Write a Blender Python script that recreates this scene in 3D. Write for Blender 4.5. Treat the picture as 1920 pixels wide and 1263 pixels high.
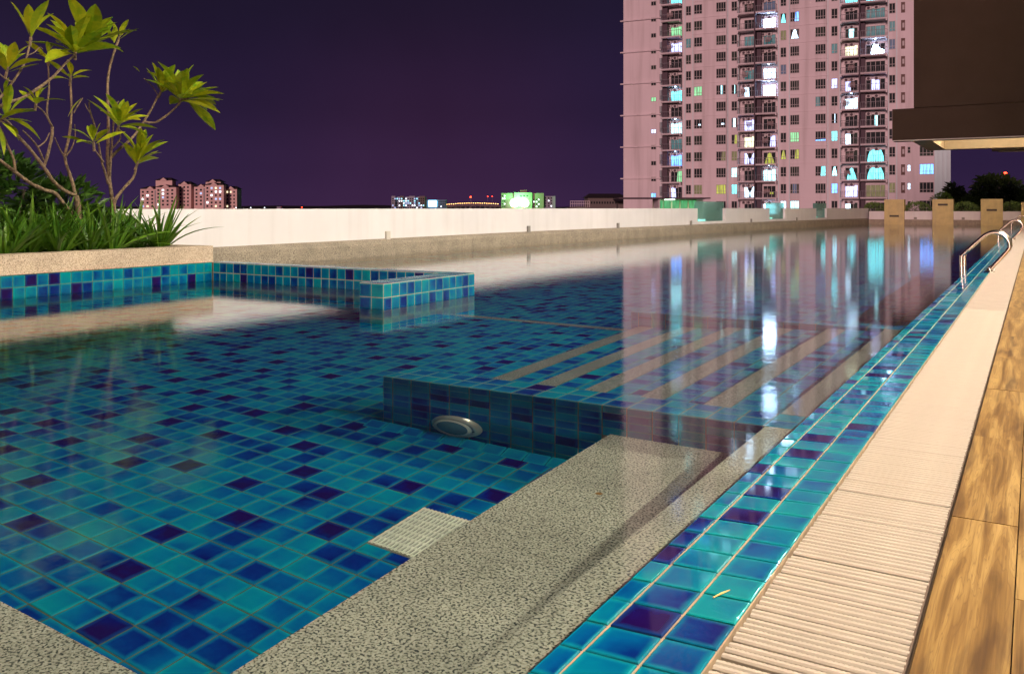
import bpy, bmesh, math, random
from mathutils import Vector, Matrix
random.seed(7)
for o in list(bpy.data.objects): bpy.data.objects.remove(o)
C = bpy.context.scene.collection
S = 0.75                      # metres from the water to the lens
TH = math.atan(982/1620.0); cT, sT = math.cos(TH), math.sin(TH)

# ------------------------------------------------------------------ camera
cam = bpy.data.cameras.new("camera"); co = bpy.data.objects.new("camera", cam); C.objects.link(co)
cam.sensor_width = 36; cam.lens = 1620/1920*36
cam.shift_y = -(631.5-390)/1920; cam.shift_x = 0
cam.clip_start = 0.05; cam.clip_end = 12000
co.location = (0, 0, S); co.rotation_euler = (math.pi/2, 0, TH)
bpy.context.scene.camera = co
# ------------------------------------------------------------------ sky
W = bpy.data.worlds.new("World"); bpy.context.scene.world = W; W.use_nodes = True
nt = W.node_tree; nt.nodes.clear()
wo = nt.nodes.new("ShaderNodeOutputWorld"); bg = nt.nodes.new("ShaderNodeBackground")
tc = nt.nodes.new("ShaderNodeTexCoord"); sx = nt.nodes.new("ShaderNodeSeparateXYZ")
rp = nt.nodes.new("ShaderNodeValToRGB"); rp.color_ramp.interpolation = 'EASE'
nt.links.new(tc.outputs["Generated"], sx.inputs[0]); nt.links.new(sx.outputs[2], rp.inputs[0])
el = rp.color_ramp.elements
el[0].position = 0.0; el[0].color = (.033, .0165, .058, 1)
el[1].position = 1.0; el[1].color = (.010, .006, .016, 1)
e = el.new(.05); e.color = (.0265, .0138, .050, 1)
e = el.new(.12); e.color = (.019, .0108, .038, 1)
e = el.new(.25); e.color = (.0135, .0088, .0265, 1)
nz = nt.nodes.new("ShaderNodeTexNoise"); nz.inputs["Scale"].default_value = 2.2; nz.inputs["Detail"].default_value = 5
nt.links.new(tc.outputs["Generated"], nz.inputs["Vector"])
nm = nt.nodes.new("ShaderNodeMapRange"); nm.inputs[1].default_value = .3; nm.inputs[2].default_value = .7
nm.inputs[3].default_value = .78; nm.inputs[4].default_value = 1.22
nt.links.new(nz.outputs[0], nm.inputs[0])
dv = nt.nodes.new("ShaderNodeVectorMath"); dv.operation = 'DISTANCE'; nt.links.new(tc.outputs["Generated"], dv.inputs[0])
gd = Vector(((810-960)/1620*cT-sT, (810-960)/1620*sT+cT, 0)).normalized(); dv.inputs[1].default_value = gd
gr_ = nt.nodes.new("ShaderNodeMapRange"); gr_.interpolation_type = 'SMOOTHERSTEP'; gr_.inputs[1].default_value = 0; gr_.inputs[2].default_value = .34; gr_.inputs[3].default_value = 1; gr_.inputs[4].default_value = 0
nt.links.new(dv.outputs["Value"], gr_.inputs[0])
ad = nt.nodes.new("ShaderNodeMix"); ad.data_type = 'RGBA'; ad.blend_type = 'ADD'; ad.inputs[7].default_value = (.013, .002, .002, 1)
nt.links.new(gr_.outputs[0], ad.inputs[0]); nt.links.new(rp.outputs[0], ad.inputs[6])
nt.links.new(ad.outputs[2], bg.inputs[0]); nt.links.new(nm.outputs[0], bg.inputs[1]); nt.links.new(bg.outputs[0], wo.inputs[0])
# ------------------------------------------------------------------ the pink glow of the city, low behind the camera
sl = bpy.data.lights.new("city_glow", 'SUN'); sl.energy = 1.95; sl.color = (1, .60, .58); sl.angle = math.radians(9)
so = bpy.data.objects.new("city_glow", sl); C.objects.link(so); so.location = (0, -20, 30)
so.rotation_euler = Vector((-.12, 1, -.10)).to_track_quat('-Z', 'Y').to_euler()
# ------------------------------------------------------------------ render settings
sc = bpy.context.scene
sc.render.engine = 'CYCLES'
sc.view_settings.view_transform = 'Standard'; sc.view_settings.look = 'None'
sc.view_settings.exposure = 0; sc.view_settings.gamma = 1; sc.view_settings.use_curve_mapping = False
sc.cycles.use_denoising = True
sc.cycles.max_bounces = 8; sc.cycles.diffuse_bounces = 3; sc.cycles.glossy_bounces = 4; sc.cycles.transmission_bounces = 6
sc.cycles.caustics_refractive = True; sc.cycles.caustics_reflective = False
sc.cycles.sample_clamp_indirect = 120
LAMP_W = 1000; FILL_W = 1500; WARM = (1, .88, .74); NEUT = (1, .96, .90)

# ------------------------------------------------------------------ helpers
class MB:
    """collects faces, with optional uv / tone per face"""
    def __init__(s): s.v = []; s.f = []; s.uv = []; s.tone = []
    def quad(s, pts, uv=None, tone=(0, 0, 0)):
        n = len(s.v); s.v += [tuple(p) for p in pts]; s.f.append(tuple(range(n, n+len(pts))))
        s.uv.append(uv or [(0, 0), (1, 0), (1, 1), (0, 1)][:len(pts)] + [(0, 0)]*(len(pts)-4)); s.tone.append(tone)
    def box(s, x0, x1, y0, y1, z0, z1):
        a = [(x0,y0,z0),(x1,y0,z0),(x1,y1,z0),(x0,y1,z0),(x0,y0,z1),(x1,y0,z1),(x1,y1,z1),(x0,y1,z1)]
        for q in ((3,2,1,0),(4,5,6,7),(0,1,5,4),(1,2,6,5),(2,3,7,6),(3,0,4,7)): s.quad([a[i] for i in q])
        return s
    def tube(s, pts, rad, n=8, cap=True):
        pts = [Vector(p) for p in pts]; R = rad if isinstance(rad, (list, tuple)) else [rad]*len(pts)
        rings = []; prev = None
        for i, p in enumerate(pts):
            t = (pts[min(i+1, len(pts)-1)]-pts[max(i-1, 0)]).normalized()
            if prev is None:
                a = t.orthogonal().normalized()
            else:
                a = (prev-t*prev.dot(t)).normalized()
            prev = a; b = t.cross(a); base = len(s.v)
            s.v += [tuple(p+(a*math.cos(2*math.pi*k/n)+b*math.sin(2*math.pi*k/n))*R[i]) for k in range(n)]
            rings.append(base)
        for i in range(len(rings)-1):
            for k in range(n):
                s.f.append((rings[i]+k, rings[i]+(k+1) % n, rings[i+1]+(k+1) % n, rings[i+1]+k)); s.uv.append([(0,0)]*4); s.tone.append((0,0,0))
        if cap:
            s.f.append(tuple(rings[0]+k for k in reversed(range(n)))); s.uv.append([(0,0)]*n); s.tone.append((0,0,0))
            s.f.append(tuple(rings[-1]+k for k in range(n))); s.uv.append([(0,0)]*n); s.tone.append((0,0,0))
        return s
    def lathe(s, prof, n=24, M=None):
        M = M or Matrix.Identity(4); base = len(s.v)
        for r, z in prof: s.v += [tuple(M @ Vector((r*math.cos(2*math.pi*k/n), r*math.sin(2*math.pi*k/n), z))) for k in range(n)]
        for i in range(len(prof)-1):
            for k in range(n):
                s.f.append((base+i*n+k, base+i*n+(k+1) % n, base+(i+1)*n+(k+1) % n, base+(i+1)*n+k)); s.uv.append([(0,0)]*4); s.tone.append((0,0,0))
        return s
    def mesh(s, name, mat, attrs=False, smooth=False):
        m = bpy.data.meshes.new(name); m.from_pydata(s.v, [], s.f); m.materials.append(mat) if not isinstance(mat, list) else [m.materials.append(k) for k in mat]
        if attrs:
            m.uv_layers.new(name="UVMap"); m.color_attributes.new("tone", 'FLOAT_COLOR', 'CORNER')
            m.uv_layers["UVMap"].data.foreach_set("uv", [c for uv, f in zip(s.uv, s.f) for k in range(len(f)) for c in uv[k]])
            m.color_attributes["tone"].data.foreach_set("color", [c for t, f in zip(s.tone, s.f) for k in range(len(f)) for c in (t[0], t[1], t[2], 1.0)])
        if smooth: m.polygons.foreach_set("use_smooth", [True]*len(m.polygons))
        m.update(); return m
    def build(s, name, mat, parent=None, attrs=False, smooth=False, bevel=0):
        o = obj(name, s.mesh(name, mat, attrs, smooth), parent)
        if bevel:
            b = o.modifiers.new("bevel", 'BEVEL'); b.width = bevel; b.segments = 2; b.limit_method = 'ANGLE'
        return o
def obj(name, mesh, parent=None, M=None):
    o = bpy.data.objects.new(name, mesh); C.objects.link(o)
    if parent: o.parent = parent
    if M is not None: o.matrix_local = M
    o.cycles.is_caustics_receiver = True
    return o
def tag(o, label=None, cat=None, group=None, kind=None):
    if label: o["label"] = label
    if cat: o["category"] = cat
    if group: o["group"] = group
    if kind: o["kind"] = kind
    return o
def empty(name, loc=(0,0,0), rz=0, **k):
    o = bpy.data.objects.new(name, None); C.objects.link(o); o.location = loc; o.rotation_euler = (0,0,rz); o.empty_display_size = .2
    return tag(o, **k)
def bx(name, mat, parent, *b, bevel=0): return MB().box(*b).build(name, mat, parent, bevel=bevel)
def ray(u, v): r = (u-960)/1620; return (cT*r-sT, sT*r+cT, (390-v)/1620)
def on_x(u, v, X):            # the point seen at (u,v) on the plane x = X
    d = ray(u, v); t = X/d[0]; return Vector((X, t*d[1], S+t*d[2]))
def at_d(u, v, D):            # the point seen at (u,v) at forward distance D
    d = ray(u, v); return Vector((D*d[0], D*d[1], S+D*d[2]))

# ------------------------------------------------------------------ materials
def new_mat(name):
    m = bpy.data.materials.new(name); m.use_nodes = True; return m, m.node_tree, m.node_tree.nodes["Principled BSDF"]
def plain(name, col, rough=.6, metal=0, var=.12, scale=6., bump=0, spec=.5):
    m, t, b = new_mat(name); N = t.nodes
    b.inputs["Roughness"].default_value = rough; b.inputs["Metallic"].default_value = metal
    b.inputs["Specular IOR Level"].default_value = spec
    c = N.new("ShaderNodeTexCoord"); n = N.new("ShaderNodeTexNoise"); n.inputs["Scale"].default_value = scale; n.inputs["Detail"].default_value = 6
    r = N.new("ShaderNodeValToRGB"); k = 1-var
    r.color_ramp.elements[0].position = .35; r.color_ramp.elements[1].position = .65
    r.color_ramp.elements[0].color = (col[0]*k, col[1]*k, col[2]*k, 1); r.color_ramp.elements[1].color = (col[0], col[1], col[2], 1)
    t.links.new(c.outputs["Object"], n.inputs["Vector"]); t.links.new(n.outputs[0], r.inputs[0]); t.links.new(r.outputs[0], b.inputs["Base Color"])
    if bump:
        bp = N.new("ShaderNodeBump"); bp.inputs["Strength"].default_value = bump; bp.inputs["Distance"].default_value = .01
        n2 = N.new("ShaderNodeTexNoise"); n2.inputs["Scale"].default_value = scale*12; t.links.new(c.outputs["Object"], n2.inputs["Vector"])
        t.links.new(n2.outputs[0], bp.inputs["Height"]); t.links.new(bp.outputs[0], b.inputs["Normal"])
    return m
def glow(name, col, strength, var=.6, sample=False):
    m, t, b = new_mat(name); N = t.nodes
    b.inputs["Base Color"].default_value = (.05, .05, .05, 1)
    c = N.new("ShaderNodeTexCoord"); n = N.new("ShaderNodeTexNoise"); n.inputs["Scale"].default_value = 1.3; n.inputs["Detail"].default_value = 3
    mr = N.new("ShaderNodeMapRange"); mr.inputs[1].default_value = .3; mr.inputs[2].default_value = .7
    mr.inputs[3].default_value = strength*(1-var); mr.inputs[4].default_value = strength*(1+var)
    mp = N.new("ShaderNodeMapping"); mp.inputs["Scale"].default_value = (6, 1, .5)
    oi = N.new("ShaderNodeObjectInfo"); t.links.new(oi.outputs["Random"], mp.inputs["Location"])
    t.links.new(c.outputs["Object"], mp.inputs[0]); t.links.new(mp.outputs[0], n.inputs["Vector"]); t.links.new(n.outputs[0], mr.inputs[0])
    b.inputs["Emission Color"].default_value = (*col, 1); t.links.new(mr.outputs[0], b.inputs["Emission Strength"])
    if not sample: m.cycles.emission_sampling = 'NONE'
    return m
def mth(t, op, a, b=None):
    n = t.nodes.new("ShaderNodeMath"); n.operation = op
    for i, x in enumerate((a, b)):
        if x is None: continue
        if isinstance(x, (int, float)): n.inputs[i].default_value = x
        else: t.links.new(x, n.inputs[i])
    return n.outputs[0]
def mixc(t, f, a, b, blend='MIX'):
    n = t.nodes.new("ShaderNodeMix"); n.data_type = 'RGBA'; n.blend_type = blend
    for i, x in ((0, f), (6, a), (7, b)):
        if isinstance(x, (int, float)): n.inputs[i].default_value = x
        elif isinstance(x, tuple): n.inputs[i].default_value = (*x, 1)
        else: t.links.new(x, n.inputs[i])
    return n.outputs[2]
TONES = [(0, (.001, .31, .40)), (.22, (.001, .215, .40)), (.45, (.001, .115, .37)), (.68, (.002, .035, .26)), (.86, (.005, .010, .18)), (1, (.018, .004, .10))]
def tile_nodes(t, U, V, tone, seed, seed2):
    """colour of a hand-glazed tile: pale thin glaze at the rim, pooled dark glaze in the middle"""
    N = t.nodes
    r = N.new("ShaderNodeValToRGB"); el = r.color_ramp.elements
    el[0].position, el[0].color = 0, (*TONES[0][1], 1); el[1].position, el[1].color = 1, (*TONES[-1][1], 1)
    for p, c in TONES[1:-1]: x = el.new(p); x.color = (*c, 1)
    cx = N.new("ShaderNodeCombineXYZ"); t.links.new(U, cx.inputs[0]); t.links.new(V, cx.inputs[1]); t.links.new(mth(t, 'MULTIPLY', seed, 37.0), cx.inputs[2])
    nz = N.new("ShaderNodeTexNoise"); nz.inputs["Scale"].default_value = 1.7; nz.inputs["Detail"].default_value = 4; t.links.new(cx.outputs[0], nz.inputs["Vector"])
    ex = mth(t, 'MINIMUM', U, mth(t, 'SUBTRACT', 1, U)); ey = mth(t, 'MINIMUM', V, mth(t, 'SUBTRACT', 1, V))
    ed = mth(t, 'MINIMUM', ex, ey)
    ed = mth(t, 'ADD', ed, mth(t, 'MULTIPLY', mth(t, 'SUBTRACT', nz.outputs[0], .5), .10))
    mr = N.new("ShaderNodeMapRange"); mr.interpolation_type = 'SMOOTHSTEP'; mr.inputs[1].default_value = .0; mr.inputs[2].default_value = .17
    mr.inputs[3].default_value = 1; mr.inputs[4].default_value = 0; t.links.new(ed, mr.inputs[0])
    # glaze slope across the tile, along a direction of its own
    g = mth(t, 'ADD', mth(t, 'MULTIPLY', mth(t, 'SUBTRACT', U, .5), mth(t, 'SUBTRACT', seed, .5)), mth(t, 'MULTIPLY', mth(t, 'SUBTRACT', V, .5), mth(t, 'SUBTRACT', seed2, .5)))
    tt = mth(t, 'ADD', tone, mth(t, 'MULTIPLY', g, .62))
    tt = mth(t, 'ADD', tt, mth(t, 'MULTIPLY', mth(t, 'SUBTRACT', nz.outputs[0], .5), .34))
    t.links.new(tt, r.inputs[0])
    # rim: towards a lighter glaze for pale tiles, towards blue for the purple ones
    r2 = N.new("ShaderNodeValToRGB"); e2 = r2.color_ramp.elements
    e2[0].position, e2[0].color = 0, (.008, .42, .44, 1); e2[1].position, e2[1].color = 1, (.004, .06, .28, 1)
    x = e2.new(.5); x.color = (.005, .33, .45, 1)
    t.links.new(tone, r2.inputs[0])
    return mixc(t, mth(t, 'MULTIPLY', mr.outputs[0], .8), r.outputs[0], r2.outputs[0])
def tile_mat(name, wet=False, glaze=None):
    m, t, b = new_mat(name); N = t.nodes
    uv = N.new("ShaderNodeUVMap"); uv.uv_map = "UVMap"; s = N.new("ShaderNodeSeparateXYZ"); t.links.new(uv.outputs[0], s.inputs[0])
    a = N.new("ShaderNodeAttribute"); a.attribute_name = "tone"; sr = N.new("ShaderNodeSeparateColor"); t.links.new(a.outputs["Color"], sr.inputs[0])
    c = tile_nodes(t, s.outputs[0], s.outputs[1], sr.outputs[0], sr.outputs[1], sr.outputs[2])
    if glaze: c = mixc(t, 1.0, c, glaze, 'MULTIPLY')  # lower light level put into the colour, on top of the true glaze
    t.links.new(c, b.inputs["Base Color"]); b.inputs["Roughness"].default_value = .16
    if wet:
        b.inputs["Roughness"].default_value = .3; b.inputs["Specular IOR Level"].default_value = 0; b.inputs["Coat Weight"].default_value = .8; b.inputs["Coat Roughness"].default_value = .05 if wet == 1 else .03; b.inputs["Coat IOR"].default_value = 1.333
    if wet == 2:
        tc = N.new("ShaderNodeTexCoord"); n = N.new("ShaderNodeTexNoise"); n.inputs["Scale"].default_value = 75; n.inputs["Detail"].default_value = 2
        g = N.new("ShaderNodeNewGeometry"); t.links.new(g.outputs["Position"], n.inputs["Vector"])
        bp = N.new("ShaderNodeBump"); bp.inputs["Strength"].default_value = .2; bp.inputs["Distance"].default_value = .003
        t.links.new(n.outputs[0], bp.inputs["Height"]); t.links.new(bp.outputs[0], b.inputs["Normal"]); t.links.new(bp.outputs[0], b.inputs["Coat Normal"])
    return m
def floor_far_mat():
    """the same tiling carried on where single tiles are too small to pick apart"""
    m, t, b = new_mat("far_pool_tiling"); N = t.nodes
    g = N.new("ShaderNodeNewGeometry"); s = N.new("ShaderNodeSeparateXYZ"); t.links.new(g.outputs["Position"], s.inputs[0])
    U = mth(t, 'DIVIDE', s.outputs[0], PITCH); V = mth(t, 'DIVIDE', s.outputs[1], PITCH)
    fu, fv = mth(t, 'FRACT', U), mth(t, 'FRACT', V)
    cb = N.new("ShaderNodeCombineXYZ"); t.links.new(mth(t, 'FLOOR', U), cb.inputs[0]); t.links.new(mth(t, 'FLOOR', V), cb.inputs[1])
    wn = N.new("ShaderNodeTexWhiteNoise"); wn.noise_dimensions = '3D'; t.links.new(cb.outputs[0], wn.inputs["Vector"])
    sr = N.new("ShaderNodeSeparateColor"); t.links.new(wn.outputs["Color"], sr.inputs[0])
    rr = N.new("ShaderNodeValToRGB"); rr.color_ramp.interpolation = 'CONSTANT'; el = rr.color_ramp.elements
    el[0].position, el[0].color = 0, (.12,)*3+(1,); el[1].position, el[1].color = .88, (1, 1, 1, 1)
    for p, v in ((.35, .3), (.6, .45), (.78, .66)): x = el.new(p); x.color = (v, v, v, 1)
    t.links.new(wn.outputs["Value"], rr.inputs[0])
    c = tile_nodes(t, fu, fv, rr.outputs[0], sr.outputs[1], sr.outputs[2])
    e = mth(t, 'MINIMUM', mth(t, 'MINIMUM', fu, mth(t, 'SUBTRACT', 1, fu)), mth(t, 'MINIMUM', fv, mth(t, 'SUBTRACT', 1, fv)))
    c = mixc(t, mth(t, 'LESS_THAN', e, .03), c, (.13, .16, .11))
    t.links.new(c, b.inputs["Base Color"]); b.inputs["Roughness"].default_value = .3
    return m
PITCH = .137*S; TILE = PITCH-.0052
M_TILE = tile_mat("glazed_tile"); M_WET_DIM = tile_mat("wet_glazed_tile", 2, (.64, .62, .57)); M_FILM_DIM = tile_mat("tile_under_water_film", 1, (.64, .62, .57)); M_BAND_DIM = tile_mat("teal_band_tile", False, (.62, .58, .50)); M_FAR = floor_far_mat()  # wet, film and band copies: same tile, darkened against stronger light above water
M_GROUT = plain("pool_grout", (.13, .16, .09), .8, var=.35, scale=25)
M_GROUT_DRY = plain("sandy_grout", (.42, .31, .19), .8, var=.3, scale=25)
def granite(name, base, dark, light, sc=230, thr=.5):
    m, t, b = new_mat(name); N = t.nodes; g = N.new("ShaderNodeNewGeometry")
    n1 = N.new("ShaderNodeTexNoise"); n1.inputs["Scale"].default_value = sc; n1.inputs["Detail"].default_value = 1.5
    v1 = N.new("ShaderNodeTexVoronoi"); v1.inputs["Scale"].default_value = sc*.75
    n2 = N.new("ShaderNodeTexNoise"); n2.inputs["Scale"].default_value = 3.5; n2.inputs["Detail"].default_value = 4
    for n in (n1, v1, n2): t.links.new(g.outputs["Position"], n.inputs["Vector"])
    r = N.new("ShaderNodeValToRGB"); el = r.color_ramp.elements
    el[0].position, el[0].color = thr-.10, (*dark, 1); el[1].position, el[1].color = thr-.02, (*base, 1)
    x = el.new(thr+.12); x.color = (*light, 1)
    t.links.new(n1.outputs[0], r.inputs[0])
    hs = N.new("ShaderNodeSeparateColor"); t.links.new(v1.outputs["Color"], hs.inputs[0])
    c = mixc(t, mth(t, 'MULTIPLY', hs.outputs[0], .45), r.outputs[0], tuple(k*.55 for k in base))
    mr = N.new("ShaderNodeMapRange"); mr.inputs[1].default_value = .3; mr.inputs[2].default_value = .7; mr.inputs[3].default_value = .78; mr.inputs[4].default_value = 1.08
    t.links.new(n2.outputs[0], mr.inputs[0])
    cc = N.new("ShaderNodeCombineColor")
    for i in range(3): t.links.new(mr.outputs[0], cc.inputs[i])
    c = mixc(t, 1.0, c, cc.outputs[0], 'MULTIPLY')
    t.links.new(c, b.inputs["Base Color"]); b.inputs["Roughness"].default_value = .75
    bp = N.new("ShaderNodeBump"); bp.inputs["Strength"].default_value = .5; bp.inputs["Distance"].default_value = .003
    t.links.new(v1.outputs["Distance"], bp.inputs["Height"]); t.links.new(bp.outputs[0], b.inputs["Normal"])
    return m
M_GRAN = granite("pebble_wash_granite", (.62, .57, .42), (.045, .055, .045), (.78, .73, .58), 150, .50)
M_NOSE = granite("grey_granite_nosing", (.36, .35, .29), (.05, .055, .05), (.46, .45, .38), 190, .53)  # granite darkened for the light lost in the water over the steps
M_PEB = granite("pebble_wash_render", (.48, .38, .26), (.16, .12, .08), (.56, .46, .34), 120, .46)
M_CURB = granite("stained_pebble_curb", (.31, .26, .19), (.075, .065, .045), (.38, .33, .25), 95, .49)
M_WHITE = plain("painted_white_render", (.62, .60, .60), .7, var=.07, scale=1.2, bump=.05)
def streaks(m, amt, sc_):
    """rain streaks running down a wall"""
    t = m.node_tree; N = t.nodes; b = N["Principled BSDF"]; src = b.inputs["Base Color"].links[0].from_socket
    g = N.new("ShaderNodeNewGeometry"); mp = N.new("ShaderNodeMapping"); mp.inputs["Scale"].default_value = (sc_, sc_, sc_*.06); n = N.new("ShaderNodeTexNoise"); n.inputs["Scale"].default_value = 1; n.inputs["Detail"].default_value = 6
    t.links.new(g.outputs["Position"], mp.inputs[0]); t.links.new(mp.outputs[0], n.inputs["Vector"])
    r = N.new("ShaderNodeMapRange"); r.inputs[1].default_value = .48; r.inputs[2].default_value = .75; r.inputs[3].default_value = 0; r.inputs[4].default_value = amt; t.links.new(n.outputs[0], r.inputs[0])
    t.links.new(mixc(t, r.outputs[0], src, (.22, .18, .15)), b.inputs["Base Color"]); return m
M_CREAM = plain("cream_plastic", (.52, .44, .345), .45, var=.08, scale=9)
M_DARKGAP = plain("dark_gutter", (.05, .04, .03), .8)
M_STEEL = plain("polished_steel", (.52, .45, .36), .22, 1, var=.05)
M_POST = plain("beige_stone_cladding", (.52, .43, .17), .6, var=.18, scale=5)
M_BROWN = plain("dark_brown_paint", (.046, .033, .023), .8, var=.10, scale=1.5, spec=.08)
M_SOFFIT = plain("cream_soffit_paint", (.72, .62, .48), .7, var=.06)
streaks(M_WHITE, .14, 5); streaks(M_POST, .3, 6)
def wood_mat():
    m, t, b = new_mat("wood_look_plank"); N = t.nodes; tc = N.new("ShaderNodeTexCoord"); oi = N.new("ShaderNodeObjectInfo")
    mp = N.new("ShaderNodeMapping"); mp.inputs["Scale"].default_value = (17, 1.3, 1); mf = N.new("ShaderNodeMapping"); mf.inputs["Scale"].default_value = (240, 4.0, 1)
    cx = N.new("ShaderNodeCombineXYZ"); t.links.new(mth(t, 'MULTIPLY', oi.outputs["Random"], 41.0), cx.inputs[0]); t.links.new(mth(t, 'MULTIPLY', oi.outputs["Random"], 17.0), cx.inputs[1])
    for k in (mp, mf): t.links.new(tc.outputs["Object"], k.inputs[0]); t.links.new(cx.outputs[0], k.inputs["Location"])
    def noise(m_, sc_, det, dist=0):
        n = N.new("ShaderNodeTexNoise"); n.inputs["Scale"].default_value = sc_; n.inputs["Detail"].default_value = det; n.inputs["Distortion"].default_value = dist; t.links.new(m_.outputs[0], n.inputs["Vector"]); return n.outputs[0]
    n1 = noise(mp, 1.5, 3, .9); fine = noise(mf, 1.0, 4)
    w = mth(t, 'ABSOLUTE', mth(t, 'SUBTRACT', mth(t, 'MULTIPLY', mth(t, 'FRACT', mth(t, 'MULTIPLY', n1, 11.0)), 2), 1))
    v = mth(t, 'ADD', mth(t, 'MULTIPLY', n1, .75), mth(t, 'MULTIPLY', fine, .25))
    r = N.new("ShaderNodeValToRGB"); el = r.color_ramp.elements
    el[0].position, el[0].color = .30, (.070, .030, .006, 1); el[1].position, el[1].color = .62, (.42, .26, .080, 1); x = el.new(.46); x.color = (.24, .13, .034, 1)
    t.links.new(v, r.inputs[0])
    c = mixc(t, mth(t, 'MULTIPLY', mth(t, 'POWER', w, 7.0), .6), r.outputs[0], (.13, .06, .016))
    c = mixc(t, mth(t, 'MULTIPLY', mth(t, 'LESS_THAN', fine, .42), .25), c, (.20, .10, .03))
    k = N.new("ShaderNodeMapRange"); k.inputs[1].default_value = .58; k.inputs[2].default_value = .66; t.links.new(noise(mp, .9, 6, .5), k.inputs[0])
    c = mixc(t, mth(t, 'MULTIPLY', k.outputs[0], .75), c, (.075, .035, .012))
    t.links.new(c, b.inputs["Base Color"]); b.inputs["Roughness"].default_value = .42
    return m
M_WOOD = wood_mat()
def water_mat():
    m = bpy.data.materials.new("pool_water"); m.use_nodes = True; t = m.node_tree; N = t.nodes; N.clear()
    o = N.new("ShaderNodeOutputMaterial"); mx = N.new("ShaderNodeMixShader"); f = N.new("ShaderNodeFresnel"); f.inputs[0].default_value = 1.42
    r = N.new("ShaderNodeBsdfRefraction"); r.inputs["Color"].default_value = (.91, .975, .98, 1); r.inputs["Roughness"].default_value = 0; r.inputs["IOR"].default_value = 1.333
    g = N.new("ShaderNodeBsdfGlossy"); g.inputs["Color"].default_value = (1, 1, 1, 1); g.inputs["Roughness"].default_value = .085; g.distribution = "BECKMANN"
    ge = N.new("ShaderNodeNewGeometry"); mp = N.new("ShaderNodeMapping"); mp.inputs["Scale"].default_value = (3.0, 3.0, 1)
    n = N.new("ShaderNodeTexNoise"); n.inputs["Scale"].default_value = 4; n.inputs["Detail"].default_value = 3
    bp = N.new("ShaderNodeBump"); bp.inputs["Strength"].default_value = .02; bp.inputs["Distance"].default_value = .02
    t.links.new(ge.outputs["Position"], mp.inputs[0]); t.links.new(mp.outputs[0], n.inputs["Vector"]); t.links.new(n.outputs[0], bp.inputs["Height"]); t.links.new(bp.outputs[0], g.inputs["Normal"])
    t.links.new(f.outputs[0], mx.inputs[0]); t.links.new(r.outputs[0], mx.inputs[1]); t.links.new(g.outputs[0], mx.inputs[2]); t.links.new(mx.outputs[0], o.inputs[0])
    return m
M_WATER = water_mat()
def leaf_mat(name, a, b_, tr=.35, rough=.4):
    m, t, b = new_mat(name); N = t.nodes; oi = N.new("ShaderNodeObjectInfo"); g = N.new("ShaderNodeNewGeometry"); tc = N.new("ShaderNodeTexCoord")
    n = N.new("ShaderNodeTexNoise"); n.inputs["Scale"].default_value = 9; n.inputs["Detail"].default_value = 3; t.links.new(tc.outputs["Object"], n.inputs["Vector"])
    f = mth(t, 'ADD', mth(t, 'MULTIPLY', oi.outputs["Random"], .5), mth(t, 'MULTIPLY', g.outputs["Random Per Island"], .35))
    f = mth(t, 'ADD', f, mth(t, 'MULTIPLY', mth(t, 'SUBTRACT', n.outputs[0], .45), .9))
    c = mixc(t, f, a, b_); t.links.new(c, b.inputs["Base Color"]); b.inputs["Roughness"].default_value = rough
    tl = N.new("ShaderNodeBsdfTranslucent"); t.links.new(c, tl.inputs[0]); mx = N.new("ShaderNodeMixShader"); mx.inputs[0].default_value = tr
    out = [k for k in N if k.type == 'OUTPUT_MATERIAL'][0]
    t.links.new(b.outputs[0], mx.inputs[1]); t.links.new(tl.outputs[0], mx.inputs[2]); t.links.new(mx.outputs[0], out.inputs[0])
    return m
M_LEAF = leaf_mat("frangipani_leaf", (.13, .27, .008), (.48, .46, .012))
M_STRAP = leaf_mat("strap_leaf", (.030, .125, .010), (.13, .25, .016), .3)
M_BUSH = leaf_mat("dark_bush_leaf", (.030, .085, .012), (.08, .16, .02), .2)
M_TREE = leaf_mat("tree_leaf", (.07, .16, .05), (.20, .30, .08), .2)
M_BARK = plain("pale_bark", (.27, .185, .105), .85, var=.65, scale=45, bump=.8)
M_TRUNK = plain("dark_bark", (.12, .09, .06), .9, var=.4, scale=20)
M_SOIL = plain("soil", (.05, .035, .02), .95, var=.5, scale=30)

# ================================================================== tiles
mesh_cache = {}
def tile_shape(mb, P, A, B, Nn, w, h, tone, th=.006):
    """one tile: chamfered slab centred at P, axes A B, normal Nn"""
    c = .0022; a, b = w/2, h/2
    def p(x, y, z): return P+A*x+B*y+Nn*z
    def uv(x, y): return (x/w+.5, y/h+.5)
    T = [(-a+c, -b+c), (a-c, -b+c), (a-c, b-c), (-a+c, b-c)]; O = [(-a, -b), (a, -b), (a, b), (-a, b)]
    mb.quad([p(x, y, 0) for x, y in T], [uv(*k) for k in T], tone)
    for i in range(4):
        j = (i+1) % 4
        mb.quad([p(*O[i], -c*.8), p(*O[j], -c*.8), p(*T[j], 0), p(*T[i], 0)], [uv(*O[i]), uv(*O[j]), uv(*T[j]), uv(*T[i])], tone)
        mb.quad([p(*O[i], -th), p(*O[j], -th), p(*O[j], -c*.8), p(*O[i], -c*.8)], [uv(*O[i]), uv(*O[j]), uv(*O[j]), uv(*O[i])], tone)
PURPLE = {}
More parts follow.
